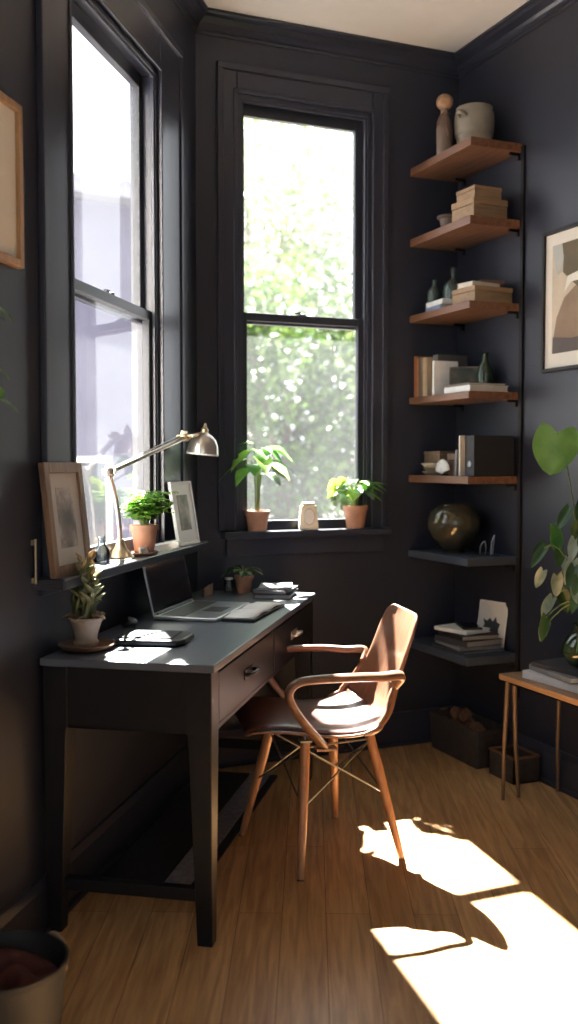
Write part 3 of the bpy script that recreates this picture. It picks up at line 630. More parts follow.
for k_, (a_, hh, sp) in enumerate(((R(182), .125, .085), (R(172), .095, .075), (R(192), .135, .055))):
    d = Vector((math.cos(a_), math.sin(a_), 0)); MB().leaf(d*sp+Vector((0, 0, .085+hh)), d+Vector((0, 0, -.5)), (0, -1, .8), .062, .046, .3, .1, 6).tube([Vector((0, 0, .085)), d*sp*.5+Vector((0, 0, .07+hh)), d*sp+Vector((0, 0, .085+hh))], .002, 6).done('yellow_leaf', M['lime'], p2)
p1.name = 'potted_plant'
cl = thing('table_clock', 'small cream ceramic clock with pale oval face between the two sill plants', 'clock', (-.752, -.012, SB), R(-14))
MB().frustum((0, 0, 0), .086, .050, (0, 0, .105), .066, .038).box(-.028, .028, -.014, .014, .104, .118).done('clock_body', M['cream'], cl, smooth=False, bevel=.006, seg=3)
TF = Matrix.Translation((0, -.0235, .056)) @ Matrix.Rotation(R(90-3.5), 4, 'X')
MB().lathe([(.030, -.004), (.030, .003), (.026, .003), (.026, 0), (.001, 0)], seg=32, sy=1.45).xform(TF @ Matrix.Scale(.86, 4)).done('clock_face', M['creamin'], cl)
MB().lathe([(.0275, .0), (.0275, .005), (.0255, .005), (.0255, .0)], seg=32, sy=1.45, cap=False).xform(TF @ Matrix.Scale(.90, 4)).done('oval_rim', M['cork'], cl)

# ------------------------------------------------------------------ corner shelves
SHW, SHL = .250, .490
SHZ = [2.598, 2.286, 1.945, 1.580, 1.232, .893, .484]
STH = [.034, .034, .030, .030, .032, .032, .036]
SLB = ['walnut wall shelf nearest the ceiling holding a stoneware crock', 'walnut wall shelf second from the top holding two wooden boxes', 'walnut wall shelf third from the top holding green glass bottles',
       'walnut wall shelf fourth from the top holding upright brown books', 'walnut wall shelf fifth from the top holding stacked plates and a shell', 'blue black wall shelf holding a big round glass vase', 'lowest dark wall shelf holding magazines and a small print']
for i, (z, th) in enumerate(zip(SHZ, STH)):
    s = thing('wall_shelf', SLB[i], 'shelf', (0, 0, z), 0, 'corner wall shelves')
    MB().box(-SHW, -.001, -SHL, -.001, -th, 0).done('shelf_board', M['walnut'] if i < 5 else M['darkboard'], s, smooth=False, bevel=.002)
    for y in (-.47, -.06):
        MB().box(-.05, -.001, y-.005, y+.005, -th-.012, -th).box(-.010, -.001, y-.006, y+.006, -th-.03, -th).done('bracket', M['blackmetal'], s, smooth=False, bevel=.001)
for y, lb in ((-.5035, 'thin black metal upright on the right wall along the shelf ends'),):
    u = thing('shelf_upright', lb, 'shelf support', (0, y, .30))
    MB().box(-.012, 0, -.010, .010, 0, 2.285).done('rail', M['blackmetal'], u, smooth=False, bevel=.001)
    MB().box(-.0125, -.011, -.006, -.003, .02, 2.27).box(-.0125, -.011, .003, .006, .02, 2.27).done('slot', M['bk_black'], u, smooth=False)
def S(i, x, y): return (x, y, SHZ[i])
# shelf 1
ck = thing('stoneware_crock', 'grey beige stoneware crock with lug handles on the top shelf', 'crock', S(0, -.108, -.295), R(20))
CKS = .90
MB().lathe([(.066, 0), (.074, .004), (.084, .060), (.085, .064), (.090, .066), (.094, .110), (.092, .140), (.084, .160), (.086, .168), (.080, .170), (.077, .160), (.084, .140), (.085, .1), (.070, .010), (.001, .008)], seg=40).done('crock_body', M['stone'], ck); ck.scale = (CKS, CKS, 1.12)
for s_ in (-1, 1): MB().tube(smoothpath([(s_*.086, -.02, .125), (s_*.112, -.012, .135), (s_*.112, .012, .135), (s_*.086, .02, .125)], 5), .009, 8).done('lug_handle', M['stone'], ck)
bt = thing('corked_bottle', 'tall stoneware bottle with round cork and ribbon on the top shelf', 'bottle', S(0, -.216, -.232))
MB().lathe([(.030, 0), (.033, .004), (.034, .110), (.028, .140), (.018, .160), (.016, .185), (.019, .190), (.014, .192)], seg=24).done('bottle_body', M['stonecup'], bt)
MB().ball((0, 0, .222), .036, (1, 1, .95), 3).done('cork_stopper', M['cork'], bt)
MB().tube(smoothpath([(-.018, -.004, .172), (0, -.020, .170), (.018, -.004, .172), (0, .018, .172), (-.018, -.002, .170)], 5), .005, 8).tube(smoothpath([(-.01, -.018, .17), (-.038, -.025, .145), (-.052, -.03, .110)], 4), .0045, 6).tube(smoothpath([(-.006, -.019, .17), (-.012, -.034, .12), (-.004, -.038, .07)], 4), .0045, 6).done('ribbon', M['twine'], bt)
# shelf 2
cp = thing('stoneware_cup', 'small brown flared stoneware cup on the second shelf', 'cup', S(1, -.175, -.20))
MB().lathe([(.026, 0), (.028, .003), (.036, .045), (.038, .052), (.048, .056), (.048, .064), (.041, .064), (.036, .05), (.026, .006), (.001, .006)]).done('cup_body', M['stonecup'], cp)
def wbox(label, loc, rz, w, d, h, m='pinebox', group=None):
    b = thing('wooden_box', label, 'box', loc, rz, group)
    MB().box(-w/2, w/2, -d/2, d/2, 0, h*.68).done('box_body', M[m], b, smooth=False, bevel=.002)
    MB().box(-w/2-.002, w/2+.002, -d/2-.002, d/2+.002, h*.70, h).done('box_lid', M[m], b, smooth=False, bevel=.002)
    return b
wbox('large pale wooden box, lower of the pair on the second shelf', S(1, -.128, -.370), R(4), .172, .150, .088)
wbox('smaller pale wooden box on top of the large box on the second shelf', (-.128, -.365, SHZ[1]+.0885), R(2), .135, .130, .052)
# shelf 3
book_flat('book', 'pale blue book, lower of the two at the front of the third shelf', S(2, -.165, -.175), R(-95), .150, .13, .022, 'bk_blue', 'books lying on the third shelf')
book_flat('book', 'white book, upper of the two under the green glass bottles', (-.165, -.178, SHZ[2]+.0225), R(-93), .150, .125, .022, 'bk_white', 'books lying on the third shelf', pages='paper')
def gbot(label, loc, r, h, neck, m, nm='glass_bottle'):
    b = thing(nm, label, 'bottle', loc, rnd.random()*6)
    MB().lathe([(r*.8, 0), (r, .005), (r*1.02, h*.35), (r*.95, h*.52), (r*.45, h*.70), (neck, h*.78), (neck, h*.95), (neck*1.4, h*.96), (neck*1.4, h), (neck*.8, h), (neck*.7, h*.78), (r*.85, h*.5), (r*.9, .008), (.001, .008)]).done('bottle_glass', m, b)
    return b
zt = SHZ[2]+.045
gbot('squat green glass bottle with short neck, left of the pair on the books', (-.192, -.120, zt), .034, .100, .010, M['greenglass'])
g2 = gbot('rounder green glass bottle with stopper, right of the pair on the books', (-.150, -.205, zt), .044, .125, .009, M['greenglass'])
MB().ball((0, 0, .134), .012, sub=2).tube([(0, 0, .118), (0, 0, .130)], .006, 8).done('glass_stopper', M['greenglass'], g2)
wbox('pale wooden box with flat lid on the right end of the third shelf', S(2, -.118, -.380), R(3), .190, .160, .068)
book_flat('book', 'cream paper bound book on top of the box on the third shelf', (-.140, -.385, SHZ[2]+.0685), R(8), .150, .10, .020, 'bk_cream', 'books lying on the box')
book_flat('book', 'small brown book leaning over the box end on the third shelf', (-.085, -.375, SHZ[2]+.0890), R(-10), .11, .09, .014, 'bk_brown', 'books lying on the box')
# shelf 4: upright books seen by their spines (spines face -X)
def book_up(label, x, y, z, th, h, d, cover, lean=0., group='upright books on the fourth shelf', nm='book'):
    b = thing(nm, label, 'book', (x, y, z), 0, group)
    c = .0025; T = Matrix.Rotation(R(lean), 4, 'X')
    MB().box(0, d, 0, c, 0, h, T).box(0, d, th-c, th, 0, h, T).box(0, c, 0, th, 0, h, T).done('cover', M[cover], b, smooth=False, bevel=.0008)
    MB().box(c, d-.004, c, th-c, .003, h-.004, T).done('page_block', M['pages'], b, smooth=False)
    return b
ub = [('rust red book, leftmost upright book on the fourth shelf', .022, .185, 'bk_rust'), ('orange book beside the rust red one on the fourth shelf', .016, .178, 'bk_orange'), ('dark brown thin book standing on the fourth shelf', .014, .172, 'bk_brown'),
      ('taupe book between the dark brown and tan books on the fourth shelf', .020, .176, 'bk_taupe'), ('wide tan book standing on the fourth shelf', .024, .172, 'bk_tan'), ('sand coloured book beside the grey box book on the fourth shelf', .014, .166, 'bk_sand')]
y = -.012
for lb, th, h, c in ub:
    y -= th+.0012; book_up(lb, -.232, y, SHZ[3], th, h, .145, c)
y -= .045; book_up('thick grey book with pale pages standing on the fourth shelf', -.205, y, SHZ[3], .043, .180, .15, 'bk_grey')
y -= .020; book_up('bright white upright book beside the framed dark picture on the fourth shelf', -.235, y, SHZ[3], .017, .150, .12, 'bk_white')
book_flat('book', 'large white book lying flat on the right of the fourth shelf', S(3, -.140, -.375), R(-90), .20, .190, .026, 'bk_white', 'books lying on the fourth shelf')
book_flat('book', 'thin dark book on top of the large white book', (-.140, -.372, SHZ[3]+.0265), R(-92), .19, .18, .010, 'bk_taupe', 'books lying on the fourth shelf')
pd_ = picture_mat('dark_landscape', (.05, .055, .04), (.018, .022, .02), (.13, .11, .075), 12)
f3, _ = frame_pic('picture_frame', 'small dark landscape picture standing behind the flat books on the fourth shelf', 'picture frame', S(3, -.120, -.255), R(140), .135, .125, .006, .010, 'bk_olive' if False else 'bk_taupe', 'bk_char', .0, pd_, 6)
g3 = thing('glass_vase', 'dark green glass vase with slim neck on the fourth shelf', 'vase', S(3, -.050, -.30) if False else (-.055, -.315, SHZ[3]+.037), 0)
MB().lathe([(.026, 0), (.032, .006), (.036, .045), (.030, .080), (.014, .105), (.012, .135), (.017, .142), (.014, .142), (.010, .130), (.011, .104), (.027, .078), (.033, .045), (.028, .008), (.001, .008)]).done('vase_glass', M['bottlegreen'], g3)
# shelf 5
for k_, (r_, th, lb, mm) in enumerate(((.090, .016, 'wide pale plate at the bottom of the stack on the fifth shelf', 'stone'), (.084, .015, 'brown plate in the middle of the stack on the fifth shelf', 'clay'), (.094, .018, 'cream rimmed plate on top of the stack on the fifth shelf', 'bk_cream'))):
    p = thing('plate', lb, 'plate', (-.145, -.115, SHZ[4]+.0165*k_), 0, 'stacked plates')
    MB().lathe([(r_*.6, 0), (r_*.8, .002), (r_, th), (r_*.985, th+.002), (r_*.78, .006), (.001, .005)], seg=36).done('plate_dish', M[mm], p)
wb = wbox('weathered taupe wooden box behind the plates on the fifth shelf', (-.095, -.060, SHZ[4]) if False else (-.145, -.112, SHZ[4]+.0545), R(88), .140, .100, .052, 'framewood')
wb2 = wbox('upright brown wooden box behind the white shell on the fifth shelf', (-.130, -.262, SHZ[4]), R(90), .070, .110, .095, 'framewood')
sh = thing('seashell', 'white fan shaped seashell propped on the fifth shelf edge', 'shell', (-.214, -.236, SHZ[4]+.001), R(8))
def fan(u, v):
    a_ = (v-.5)*R(150); r_ = .062*(u)*(1+.02*math.cos(v*40)); return Vector((-.012*math.sin(PI*u), r_*math.sin(a_)*.8, .004+r_*math.cos(a_)+.003))
MB().grid(fan, 8, 28).done('shell_fan', M['shellwhite'], sh, solid=.003)
MB().box(-.012, .020, -.012, .012, 0, .006).done('shell_stand', M['bk_black'], sh, smooth=False, bevel=.001)
book_up('grey slanted book right of the brown box on the fifth shelf', -.215, -.345, SHZ[4], .016, .110, .13, 'bk_midgrey', 3, 'upright books on the fifth shelf')
book_up('charcoal book between the slanted grey book and the cream one', -.20, -.372, SHZ[4], .018, .105, .13, 'bk_taupe', 3, 'upright books on the fifth shelf')
book_up('tall cream edged book on the fifth shelf', -.235, -.408, SHZ[4], .014, .168, .14, 'bk_cream', 0, 'upright books on the fifth shelf')
bx = thing('box_file', 'black box file at the right end of the fifth shelf', 'box file', (-.218, -.484, SHZ[4]))
MB().box(0, .195, 0, .068, 0, .168).done('file_case', M['bk_black'], bx, smooth=False, bevel=.002)
MB().tube([(-.001, .034, .05), (.004, .034, .05)], .012, 16).done('finger_hole', M['steel'], bx)
# shelf 6
vs = thing('globe_vase', 'large round olive amber glass vase on the blue black shelf', 'vase', (-.135, -.205, SHZ[5]))
MB().lathe([(.048, 0), (.050, .004), (.040, .012), (.058, .022), (.095, .060), (.116, .110), (.118, .140), (.108, .175), (.086, .198), (.064, .208), (.062, .212), (.058, .212), (.060, .204), (.083, .193), (.104, .172), (.113, .140), (.111, .110), (.090, .062), (.052, .026), (.001, .020)], seg=44).done('vase_glass', M['amberglass'], vs)
sq = MB()
r = random.Random(3)
for i in range(16):
    a_ = r.random()*6.28; z_ = .06+.12*r.random(); pts = []
    for k_ in range(7):
        a2 = a_+k_*.28; rr_ = .085*math.sin(PI*(.2+.6*(z_+.004*k_)/.2)); pts.append((rr_*math.cos(a2), rr_*math.sin(a2), z_+.012*math.sin(k_*1.7+i)))
    sq.tube(smoothpath(pts, 3), .0022, 6)
sq.done('dried_twig', M['pinkleaf'], vs)
es = thing('wire_ornament', 'thin looped wire ornament at the right end of the blue black shelf', 'ornament', (-.055, -.385, SHZ[5]))
MB().tube(smoothpath([(-.03, -.03, 0), (-.03, -.035, .055), (-.015, -.03, .085), (.0, -.01, .075), (.005, .01, .0)], 6), .0024, 8).tube(smoothpath([(-.05, .02, .0), (-.055, .01, .04), (-.045, -.005, .060), (-.035, .0, .03), (-.032, .01, 0)], 6), .0020, 8).done('wire_loop', M['silver'], es)
MB().box(-.060, .010, -.038, .028, 0, .003).done('wire_base', M['blackmetal'], es, smooth=False, bevel=.001)
# shelf 7
mg = [('dark magazine at the bottom of the pile on the lowest shelf', .235, .21, .014, 'bk_char', 2), ('grey magazine second from the bottom on the lowest shelf', .22, .20, .014, 'bk_midgrey', -4), ('thick charcoal book in the pile on the lowest shelf', .225, .19, .026, 'bk_char', 5), ('black book just under the white one on the lowest shelf', .215, .18, .020, 'bk_black', -3), ('white book on top of the pile on the lowest shelf', .190, .150, .016, 'bk_white', 14)]
z = SHZ[6]
for lb, lx, ly, th, c, dr in mg:
    book_flat('book', lb, (-.135 if c != 'bk_white' else -.150, -.325 if c != 'bk_white' else -.300, z+.0005), R(-90+dr), lx, ly, th, c, 'pile on the lowest shelf', pages='paper' if c == 'bk_white' else 'bk_midgrey'); z += th+.0007
pz = thing('phone', 'dark flat gadget lying on the white book on the lowest shelf', 'gadget', (-.128, -.318, z+.0006), R(70))
MB().box(-.075, .075, -.042, .042, 0, .009).done('gadget_case', M['bk_black'], pz, smooth=False, bevel=.003); MB().box(-.069, .069, -.037, .037, .0088, .0095).done('gadget_glass', M['screen'], pz, smooth=False)
pz.name = 'handheld_gadget'
pr = picture_mat('grey_splash_print', (.60, .58, .54), (.62, .60, .57), (.66, .64, .60), 4)
f4, T4 = frame_pic('art_print', 'white unframed print with dark blot leaning on the wall on the lowest shelf', 'print', (-.022, -.405, SHZ[6]) if False else (-.046, -.345, SHZ[6]), R(90+12), .165, .205, .003, .006, 'whiteframe', 'mount', .0, pr, 9, False)
blot = [(-.045, .055), (-.02, .048), (.01, .055), (.035, .05), (.052, .085), (.04, .10), (.05, .125), (.028, .118), (.012, .132), (-.006, .118), (-.022, .140), (-.030, .118), (-.05, .112), (-.042, .09)]
MB().poly(blot, .001, T4 @ Matrix.Translation((0, -.001, 0)) @ Matrix.Rotation(R(90), 4, 'X')).done('ink_blot', M['bk_char'], f4, smooth=False)

# ------------------------------------------------------------------ wall art
f5 = thing('wall_picture', 'black framed abstract print in cream and brown on the right wall', 'picture', (0, -.657, 1.645), R(-90))
# local x -> world -y (towards the viewer), local y -> world x ; front faces local -Y
W5, H5 = .46, .55
MB().box(0, .014, -.024, 0, 0, H5).box(W5-.014, W5, -.024, 0, 0, H5).box(.014, W5-.014, -.024, 0, 0, .014).box(.014, W5-.014, -.024, 0, H5-.014, H5).done('frame', M['bk_black'], f5, smooth=False, bevel=.002)
MB().box(.008, W5-.008, -.012, -.002, .008, H5-.008).done('mount', M['mount'], f5, smooth=False)
TA = Matrix.Translation((0, -.012, 0)) @ Matrix.Rotation(R(90), 4, 'X')
def art(pts, m, lay, nm='painted_shape'): MB().poly(pts, .0006+.0004*lay, TA).done(nm, m, f5, smooth=False)
artsand = mat('art_sand', (.55, .47, .36), .8); artolive = mat('art_olive', (.13, .105, .065), .8); arttaupe = mat('art_taupe', (.27, .19, .13), .8); artgrey = mat('art_grey', (.115, .095, .09), .8); artpale = mat('art_pale', (.72, .70, .63), .8); artblue = mat('art_pale_grey', (.42, .43, .40), .8)
art([(.055, .07), (.41, .07), (.41, .49), (.055, .49)], artsand, 0, 'print_ground')
art([(.11, .49), (.30, .49), (.36, .42), (.33, .33), (.24, .29), (.17, .34), (.12, .38), (.125, .44)], artolive, 2)
art([(.058, .49), (.115, .49), (.125, .43), (.11, .38), (.085, .375), (.07, .42)], artblue, 3)
art([(.06, .07), (.41, .07), (.41, .26), (.36, .31), (.28, .335), (.20, .32), (.13, .28), (.085, .21), (.065, .13)], arttaupe, 1)
art([(.06, .07), (.41, .07), (.41, .12), (.30, .13), (.18, .12), (.062, .135)], artgrey, 2)
art([(.13, .30), (.17, .335), (.22, .335), (.30, .36), (.36, .33), (.41, .34), (.41, .38), (.32, .39), (.22, .37), (.15, .36)], artpale, 3)
f6 = thing('wall_picture', 'large blank cream print in an oak frame on the wall left of the window', 'picture', LW(1.578, 0, 1.785), LROT)
MB().box(0, .020, 0, .022, 0, .41).box(.48, .50, 0, .022, 0, .41).box(.02, .48, 0, .022, 0, .02).box(.02, .48, 0, .022, .39, .41).done('frame', M['oakframe'], f6, smooth=False, bevel=.002)
MB().box(.012, .488, .002, .010, .012, .398).done('mount', M['mount'], f6, smooth=False)
# trailing plant in a wall pot, mostly outside the picture
wp = thing('trailing_plant', 'green trailing plant whose leaves reach in at the left edge', 'potted plant', LW(2.10, .13, 1.40), LROT)
MB().lathe([(.05, 0), (.055, .004), (.072, .11), (.078, .12), (.070, .12), (.050, .010), (.001, .01)]).done('pot', M['stone'], wp)
MB().lathe([(.066, .100), (.001, .104)], cap=False).done('soil', M['soil'], wp)
MB().box(-.03, .03, -.13, -.05, .02, .035).box(-.02, .02, -.13, -.122, -.02, .1).done('wall_bracket', M['blackmetal'], wp, smooth=False, bevel=.001)
vn = MB(); 
for k_, (pth, lfs) in enumerate((([(0, 0, .10), (-.06, 0, .19), (-.13, -.01, .23), (-.19, -.015, .235)], .055), ([(0, 0, .10), (-.06, .01, .13), (-.13, 0, .10), (-.19, -.01, .03)], .055), ([(0, 0, .1), (.05, .04, .16), (.12, .06, .10), (.15, .06, -.1)], .06))):
    p = smoothpath(pth, 5); vn.tube(p, .0022, 6)
    for j, q_ in enumerate(p[4::3]+[p[-1]]):
        MB().leaf(q_, (-.7 if k_ < 2 else .5, .35*(-1)**j, -.2), (0, .6, 1), lfs, .042, .3, .1, 6, True).done('leaf', M['heart'], wp)
vn.done('stem', M['stem'], wp)

# ------------------------------------------------------------------ side table
TZ = .485
tb = thing('side_table', 'slim oak topped side table with thin legs against the right wall', 'table', (-.305, -.80, 0))
MB().box(0, .285, -1.25, 0, TZ-.022, TZ).done('table_top', M['tablewood'], tb, smooth=False, bevel=.003)
MB().box(.02, .265, -1.22, -.03, TZ-.034, TZ-.022).done('table_frame', M['blackmetal'], tb, smooth=False)
for y in (-.03, -1.21):
    sy = 1 if y > -.5 else -1
    for x0, x1 in ((.020, .012), (.050, .085), (.262, .268)):
        MB().tube([(x1, y+.012*sy, 0), ((x0+x1)/2-.003, y+.008*sy, .2), (x0, y, TZ-.024)], [.0065, .008, .0095], 10).done('table_leg', M['tableleg'], tb)
tbk = [('large white book at the bottom of the pile on the side table', .30, .205, .028, 'bk_silver', 4), ('grey book in the middle of the pile on the side table', .27, .19, .020, 'bk_midgrey', -5), ('black book on top of the pile on the side table', .24, .165, .016, 'bk_char', 8)]
z = TZ
for lb, lx, ly, th, c, dr in tbk:
    book_flat('book', lb, (-.155, -1.04, z+.0005), R(-90+dr), lx, ly, th, c, 'books on the side table', pages='paper'); z += th+.0008
tv = thing('plant_vase', 'round green glass vase with trailing leafy stems on the side table books', 'plant in vase', (-.140, -1.085, z+.001))
MB().lathe([(.035, 0), (.05, .006), (.075, .045), (.078, .075), (.060, .110), (.034, .130), (.032, .145), (.040, .155), (.036, .155), (.029, .144), (.031, .128), (.056, .108), (.073, .075), (.070, .047), (.001, .012)], seg=32).done('vase_glass', M['bottlegreen'], tv)
vs_ = MB(); r = random.Random(22)
# long petioles that carry the big heart shaped leaves
P0 = Vector((0, 0, .14))
hl = [((0.0, .165, .845), (-.10, .12, -1), .160, .200, 'heart'), ((.02, -.06, .80), (.1, -.5, -.9), .15, .17, 'heart'), ((-.04, -.16, .62), (-.3, -.6, -.8), .13, .14, 'heart')]
for tip, dr_, ln_, w_, mm in hl:
    tip = Vector(tip); vs_.tube(bez(P0, P0+Vector((0, 0, .25)), tip+Vector((.06, .03, -.03)), tip, 10), .003, 7)
    MB().leaf(tip, dr_, (-.55, -.80, .10), ln_, w_, .0, .10, 10, True, .015).done('heart_leaf', M[mm], tv)
for i in range(78):
    yy = -.24+.40*r.random(); zz_ = .10+.50*r.random(); xx = -.10+.17*r.random()
    if zz_ < .25 and abs(yy) < .09: zz_ += .18
    yy = min(yy, .135 if zz_ > .2 else .09)
    tip = Vector((xx, yy, zz_))
    if i % 2 == 0: vs_.tube(bez(P0, P0+Vector((0, 0, .14)), Vector((tip.x*.6, tip.y*.6, max(.2, tip.z+.07))), tip, 7), .0022, 6)
    d_ = Vector((xx*3+r.gauss(0, .3), yy*2+r.gauss(0, .4), -1.0))
    MB().leaf(tip, d_, (-.6+.5*r.random(), -.6+.5*r.random(), .5*r.random()), .055+.035*r.random(), .044+.018*r.random(), .1, .14, 6, True, .03).done('leaf', M[('deep', 'deep', 'broad', 'silverleaf', 'deep', 'deep', 'silverleaf')[i % 7]], tv)
vs_.done('stem', M['stem'], tv)

# ------------------------------------------------------------------ floor bins and bucket
sb = thing('storage_bin', 'dark oblong storage bin filled with pine cones below the shelves', 'bin', (-.100, -.275, 0), 0)
w_, l_, h_ = .155, .38, .160
m = MB(); m.frustum((0, 0, 0), w_*.92, l_*.95, (0, 0, .008), w_*.93, l_*.955)
for sx, sy, ww, ll in ((-1, 0, .008, l_), (1, 0, .008, l_), (0, -1, w_, .008), (0, 1, w_, .008)): m.frustum((sx*w_*.46, sy*l_*.475, 0), ww, ll*.95 if sx else .008, (sx*w_*.5, sy*l_*.5, h_), ww, ll if sx else .008) if sx else m.frustum((0, sy*l_*.475, 0), w_*.92, .008, (0, sy*l_*.5, h_), w_, .008)
m.done('bin_body', M['bin'], sb, smooth=False, bevel=.002)
MB().box(-w_/2-.006, w_/2+.006, -l_/2-.006, -l_/2+.006, h_-.012, h_+.002).box(-w_/2-.006, w_/2+.006, l_/2-.006, l_/2+.006, h_-.012, h_+.002).box(-w_/2-.006, -w_/2+.006, -l_/2, l_/2, h_-.012, h_+.002).box(w_/2-.006, w_/2+.006, -l_/2, l_/2, h_-.012, h_+.002).done('bin_rim', M['bin'], sb, smooth=False, bevel=.003)
MB().tube(smoothpath([(-.03, l_/2+.002, .11), (-.02, l_/2+.012, .155), (.02, l_/2+.012, .155), (.03, l_/2+.002, .11)], 5), .006, 8).done('rope_handle', M['cork'], sb)
MB().box(-w_*.46, w_*.46, -l_*.47, l_*.47, .08, .085).done('bin_insert', M['bin'], sb, smooth=False)
r = random.Random(8); cones = []
conespots = [(-.038, .14, .122), (.038, .13, .122), (-.036, .070, .122), (.040, .058, .122), (-.040, -.003, .122), (.036, -.016, .122), (0, .100, .172), (-.004, .026, .174), (.0, -.078, .125)]
for i, (x, y, z) in enumerate(conespots):
    c = tag(empty('pine_cone', (-.100+x*.9, -.275+y, z-.002), r.random()*6), 'brown pine cone heaped in the dark bin below the shelves', 'pine cone', 'pine cones in the bin')
    cm = MB(); cm.ball((0, 0, 0), .022, (1, 1, 1.2), 2)
    for k_ in range(60):
        zz_ = -.024+.05*k_/60; rr_ = .030*math.sqrt(max(.05, 1-(zz_/.034)**2)); a_ = k_*2.399
        d_ = Vector((math.cos(a_), math.sin(a_), .5)); cm.leaf((rr_*.6*d_.x, rr_*.6*d_.y, zz_), d_, (0, 0, 1), .014, .013, .0, .1, 2)
    cm.xform(Matrix.Rotation(r.random()*3, 4, 'X')).done('cone_scales', M['cone'], c)
lb_ = thing('low_crate', 'low black crate with a tan rim between the bin and side table', 'crate', (-.090, -.605, 0), 0)
MB().box(-.065, .065, -.085, .085, 0, .008).box(-.065, -.057, -.085, .085, 0, .10).box(.057, .065, -.085, .085, 0, .10).box(-.065, .065, -.085, -.077, 0, .10).box(-.065, .065, .077, .085, 0, .10).done('crate_body', M['bin'], lb_, smooth=False, bevel=.002)
MB().box(-.068, .068, -.088, -.074, .100, .108).box(-.068, .068, .074, .088, .100, .108).box(-.068, -.054, -.088, .088, .100, .108).box(.054, .068, -.088, .088, .100, .108).done('crate_rim', M['walnut'], lb_, smooth=False, bevel=.002)

bk = thing('metal_bucket', 'round black bucket holding dark red cloth in the left foreground', 'bucket', (-2.262, -1.862, 0), R(30))
MB().lathe([(.104, 0), (.106, .004), (.128, .235), (.133, .240), (.133, .250), (.127, .250), (.124, .235), (.102, .008), (.001, .008)], seg=48).done('bucket_body', M['bucket'], bk)
for s_ in (-1, 1):
    MB().tube(smoothpath([(s_*.128, -.030, .215), (s_*.136, -.028, .240), (s_*.138, 0, .252), (s_*.136, .028, .240), (s_*.128, .030, .215)], 6), .0045, 8).done('bucket_handle', M['tan'], bk)
    for yy in (-.035, .035): MB().box(s_*.128-.006, s_*.128+.006, yy-.009, yy+.009, .185, .225).done('handle_strap', M['tan'], bk, smooth=False, bevel=.002)
ct = tag(empty('folded_cloth', (-2.262, -1.862, .0), 0), 'dark red crumpled cloth stuffed inside the black bucket', 'cloth')
def cl_(u, v):
    a_ = u*2*PI; r_ = v*.116; return Vector((r_*math.cos(a_), r_*math.sin(a_), .205+.030*math.sin(3*a_+5*v)*v*(1.15-v)*2+.018*math.sin(9*v+2*a_)-.05*(v > .97)))
MB().grid(cl_, 60, 14).done('cloth_fold', M['cloth'], ct, solid=.003)

# ------------------------------------------------------------------ outside
gm = mat('garden_gravel', (.150, .138, .135), .9, var=.2, scale=.8)
struct(MB().box(-60, 60, -40, 90, -3.1, -3.0).done('ground', gm, smooth=False))
t1m = leaf_mat('deep_tree_green', (.045, .11, .02), (.13, .20, .045), .35); t2m = leaf_mat('pale_tree_green', (.09, .15, .045), (.19, .25, .09), .35)  # two leaf colours, a deeper and a paler green
def tree(label, loc, h, rx, rz_, n, lm_, seed):
    t = thing('garden_tree', label, 'tree', loc, 0, 'trees beyond the windows'); r = random.Random(seed)
    MB().tube([(0, 0, 0), (.05, 0, h*.25), (-.03, .05, h*.5), (0, 0, h*.72)], [.16, .13, .09, .04], 10).done('trunk', M['bark'], t)
    f = MB()
    cs = [(Vector(((r.random()-.5)*1.5*rx, (r.random()-.5)*1.5*rx, h*.62+(r.random()-.5)*1.5*rz_)), .35+.45*r.random()) for _ in range(16)]
    br = MB()
    for c, k_ in cs: br.tube([(0, 0, h*.42), c*.5+Vector((0, 0, h*.27)), c], [.05, .03, .012], 6)
    br.done('branch', M['bark'], t)
    for i in range(n):
        c, k_ = cs[i % 16]; d = Vector((r.gauss(0, 1), r.gauss(0, 1), r.gauss(0, 1))).normalized()
        p = c+Vector((d.x*rx*k_, d.y*rx*k_, d.z*rz_*k_))*(.55+.45*r.random())
        f.leaf(p, (r.gauss(0, 1), r.gauss(0, 1), r.gauss(0, .7)), (r.gauss(0, .4), r.gauss(0, .4), 1), .13+.10*r.random(), .10, .1, .1, 2)
    f.done('foliage', lm_, t)
G = -3.0
tree('bushy green tree just right of the neighbour house', (2.9, 9.0, G), 7.4, 1.7, 2.4, 12000, t1m, 1)
tree('pale green tree on the right side of the back window view', (5.2, 9.6, G), 8.2, 2.2, 2.7, 9000, t2m, 2)
tree('tall airy tree rising highest behind the back window', (4.2, 14.0, G), 12.6, 2.6, 4.2, 10000, t2m, 3)
tree('broad tree standing behind the neighbour house', (-.6, 19.0, G), 14.8, 3.0, 4.2, 6000, t2m, 4)
hs_ = thing('neighbour_house', 'grey violet rendered house seen blurred through the left window', 'house', (-1.55, 7.9, G), R(6))
MB().box(-3.4, 2.4, 0, 5, 0, 7.4).done('house_wall', mat('grey_violet_render', (.095, .092, .135), .9, var=.10, scale=2), hs_, smooth=False)
MB().box(-3.7, 2.7, -.35, 5.3, 7.4, 7.6).done('roof', mat('slate_roof', (.20, .20, .24), .8), hs_, smooth=False)
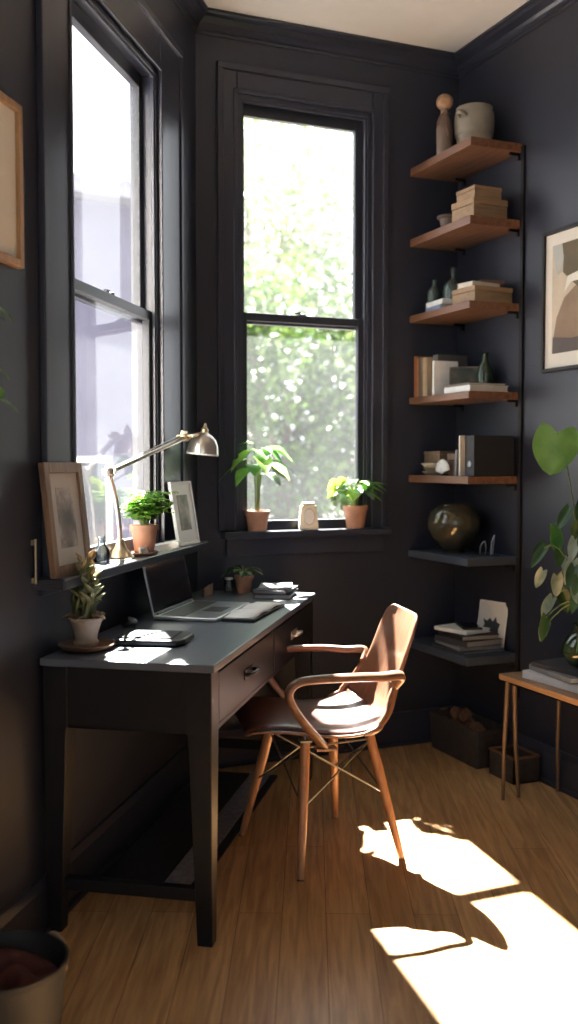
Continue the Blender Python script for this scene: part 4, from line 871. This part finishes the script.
for x in (-2.3, -.4, 1.3):
    f_ = MB().box(x-.45, x+.45, -.05, .02, 3.1, 3.16).box(x-.45, x+.45, -.05, .02, 4.3, 4.36).box(x-.45, x-.39, -.05, .02, 3.1, 4.36).box(x+.39, x+.45, -.05, .02, 3.1, 4.36).done('window_frame', M['white'], hs_, smooth=False)
    MB().box(x-.39, x+.39, -.02, -.01, 3.16, 4.3).done('window_glass', M['screen'], f_, smooth=False)

# ------------------------------------------------------------------ light
w = bpy.data.worlds.new('sky'); scn.world = w; w.use_nodes = True
nt = w.node_tree; bg = nt.nodes['Background']
SKY_STRENGTH = 2.6
bg.inputs['Color'].default_value = (.90, .95, 1.0, 1); bg.inputs['Strength'].default_value = SKY_STRENGTH
sd = bpy.data.lights.new('sun', 'SUN'); so = bpy.data.objects.new('sun', sd); col.objects.link(so)
sd.energy = 120; sd.angle = R(1.0); sd.color = (1.0, .955, .89)
EL = R(50.5); dirv = Vector((-.13*math.cos(EL), -.9915*math.cos(EL), -math.sin(EL)))
so.rotation_euler = dirv.to_track_quat('-Z', 'Y').to_euler(); so.location = (-1, 8, 12)

# ------------------------------------------------------------------ camera
cam = bpy.data.cameras.new('camera'); co = bpy.data.objects.new('camera', cam); col.objects.link(co); scn.camera = co
co.location = (-2.501, -3.976, 1.286)
yaw = R(22.707); pit = R(2.804)
co.rotation_euler = (PI/2-pit, 0, -yaw)
cam.sensor_fit = 'VERTICAL'; cam.sensor_height = 24; cam.lens = 24*1000.0/1024
cam.dof.use_dof = True; cam.dof.focus_distance = 3.2; cam.dof.aperture_fstop = 1.3
cam.clip_start = .05; cam.clip_end = 300

vs_ = scn.view_settings; vs_.view_transform = 'Standard'; vs_.look = 'None'; vs_.gamma = 1; vs_.exposure = .38; vs_.use_curve_mapping = False
scn.cycles.use_denoising = True
scn.cycles.max_bounces = 10; scn.cycles.diffuse_bounces = 6; scn.cycles.glossy_bounces = 4; scn.cycles.transparent_max_bounces = 12
scn.cycles.sample_clamp_indirect = 8
